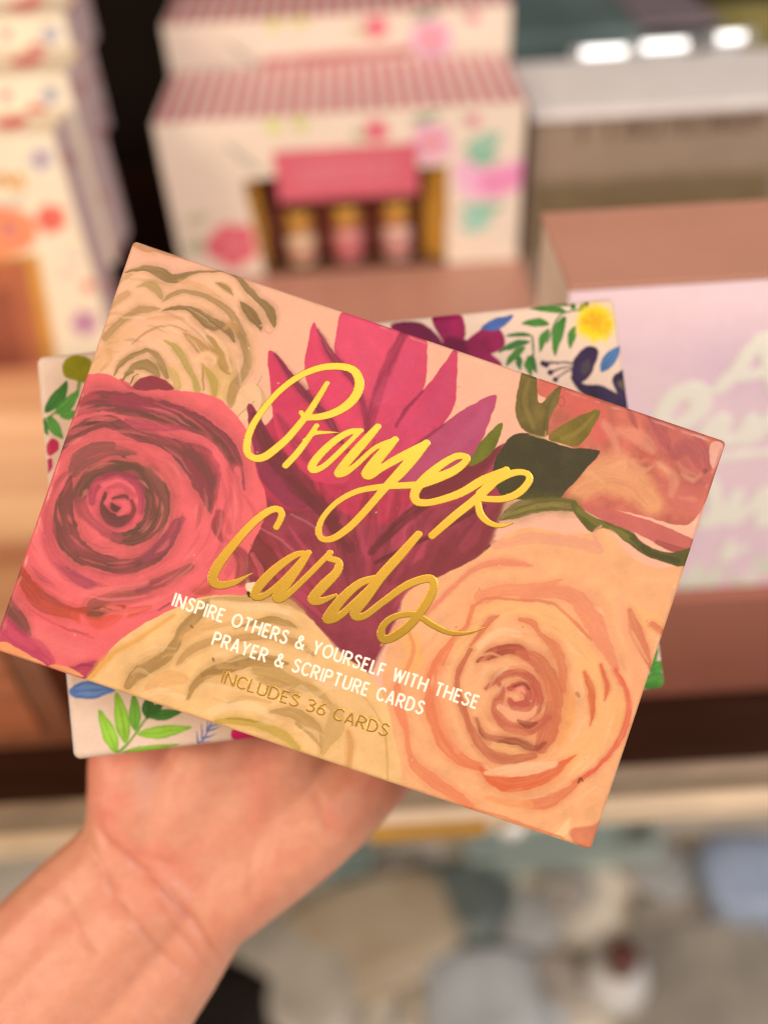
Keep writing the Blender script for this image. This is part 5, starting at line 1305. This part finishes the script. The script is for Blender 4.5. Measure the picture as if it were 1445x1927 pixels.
PRAYER = [('d', [(487, 392, 26), (440, 470, 32), (392, 545, 36), (340, 612, 38), (280, 682, 40), (220, 735, 42), (160, 778, 42), (108, 784, 38), (72, 755, 36), (72, 690, 36), (100, 612, 36), (160, 522, 33), (240, 432, 33), (340, 357, 34), (450, 312, 36), (550, 304, 38), (622, 322, 42), (654, 372, 46), (650, 430, 48), (612, 490, 48), (540, 540, 42), (460, 566, 38), (372, 574, 32)]),
          ('d', [(352, 545, 26), (362, 560, 26)]),
          ('d', [(432, 615, 28), (390, 680, 32), (330, 760, 36), (272, 822, 36)]), ('d', [(372, 692, 26), (420, 655, 26), (480, 650, 18), (546, 650, 6)]),
          ('d', [(664, 640, 28), (605, 648, 34), (530, 692, 38), (450, 766, 42), (408, 828, 42), (424, 848, 34), (480, 820, 32), (560, 745, 30), (664, 640, 26)]),
          ('d', [(752, 620, 36), (690, 690, 46), (615, 775, 50), (560, 840, 44), (545, 868, 38), (585, 860, 34), (645, 815, 30), (740, 730, 28), (842, 690, 34)]),
          ('d', [(842, 688, 38), (790, 745, 52), (730, 815, 56), (690, 866, 46), (715, 878, 36), (775, 835, 38), (860, 785, 44), (1006, 706, 36)]),
          ('d', [(1006, 706, 40), (940, 780, 56), (870, 860, 56), (800, 930, 44), (740, 1000, 40), (670, 1080, 40), (600, 1150, 40), (520, 1204, 36), (460, 1206, 32), (443, 1160, 32), (470, 1090, 30), (540, 1015, 30), (640, 960, 32), (760, 936, 34), (880, 928, 36), (960, 925, 40)]),
          ('d', [(960, 930, 40), (1060, 890, 50), (1150, 850, 46), (1208, 805, 38), (1213, 778, 34), (1160, 776, 38), (1075, 826, 42), (995, 896, 50), (948, 960, 48), (952, 1008, 42), (1012, 1018, 38), (1110, 995, 40), (1200, 960, 44), (1300, 900, 46), (1422, 845, 32)]),
          ('d', [(1422, 845, 36), (1340, 930, 44), (1250, 1010, 44), (1150, 1090, 44), (1036, 1190, 40)]),
          ('k', [(160, 1000, 34), (250, 935, 40), (330, 902, 34), (388, 906, 30), (400, 942, 34), (350, 1000, 38), (270, 1030, 34), (160, 1028, 30)]),
          ('k', [(150, 1040, 30), (165, 1105, 34), (210, 1148, 28), (268, 1160, 20), (326, 1145, 4)])]
CARDS = [('q', [(350, 230, 30), (374, 178, 30), (362, 148, 32), (318, 152, 34), (240, 210, 38), (150, 310, 42), (82, 400, 46), (52, 468, 46), (76, 500, 40), (150, 490, 30), (236, 446, 6)]),
         ('q', [(500, 352, 24), (440, 360, 32), (350, 422, 42), (275, 498, 46), (246, 550, 36), (290, 552, 30), (380, 482, 30), (500, 350, 28)]),
         ('q', [(500, 350, 30), (450, 420, 44), (384, 508, 52), (350, 560, 40), (386, 560, 30), (475, 478, 30), (602, 350, 28)]),
         ('q', [(598, 350, 28), (596, 375, 30), (640, 392, 32), (632, 440, 42), (565, 510, 50), (518, 568, 44), (560, 575, 34), (628, 548, 16)]),
         ('q', [(822, 466, 30), (742, 492, 38), (662, 560, 46), (600, 640, 50), (590, 664, 40), (640, 650, 34), (730, 570, 32), (840, 460, 30)]),
         ('q', [(1014, 264, 36), (930, 360, 44), (840, 460, 48), (765, 565, 48), (714, 640, 40), (762, 645, 34), (850, 580, 34), (960, 502, 36), (1055, 470, 38), (1085, 492, 38), (1072, 550, 42), (1022, 630, 42), (960, 700, 42), (885, 750, 40), (842, 748, 38), (850, 692, 34), (908, 648, 30), (1000, 640, 28), (1080, 688, 28), (1160, 724, 24), (1250, 725, 15), (1322, 700, 4)])]
def lettering(name, strokes, mat, cell, h, e, butt=False):
    return link(name, pen_sheet(name, strokes, cell, h, e, butt), mat, rf)
lettering("gold_lettering", [FRONT.pen(k_, [(a, b, c * 1.05) for a, b, c in p_]) for k_, p_ in PRAYER + CARDS], gold, .000095, .00006, .00018)
px = lambda S: [FRONT.pen('p', None, smooth=False, raw=q) for q in S]
T1 = text_strokes("INSPIRE OTHERS & YOURSELF WITH THESE", (324.5, 1140), (894, 1334), 25.5, 4.1, 1.12)
T2 = text_strokes("PRAYER & SCRIPTURE CARDS", (399, 1213), (792, 1345), 25.5, 4.1, 1.12)
T3 = text_strokes("INCLUDES 36 CARDS", (416, 1284), (726, 1386), 24.0, 4.1, 1.5)
lettering("white_lettering", px(T1 + T2), white_ink, .00008, .00002, .0001, True)
lettering("small_gold_lettering", px(T3), gold2, .00008, .00006, .00015, True)
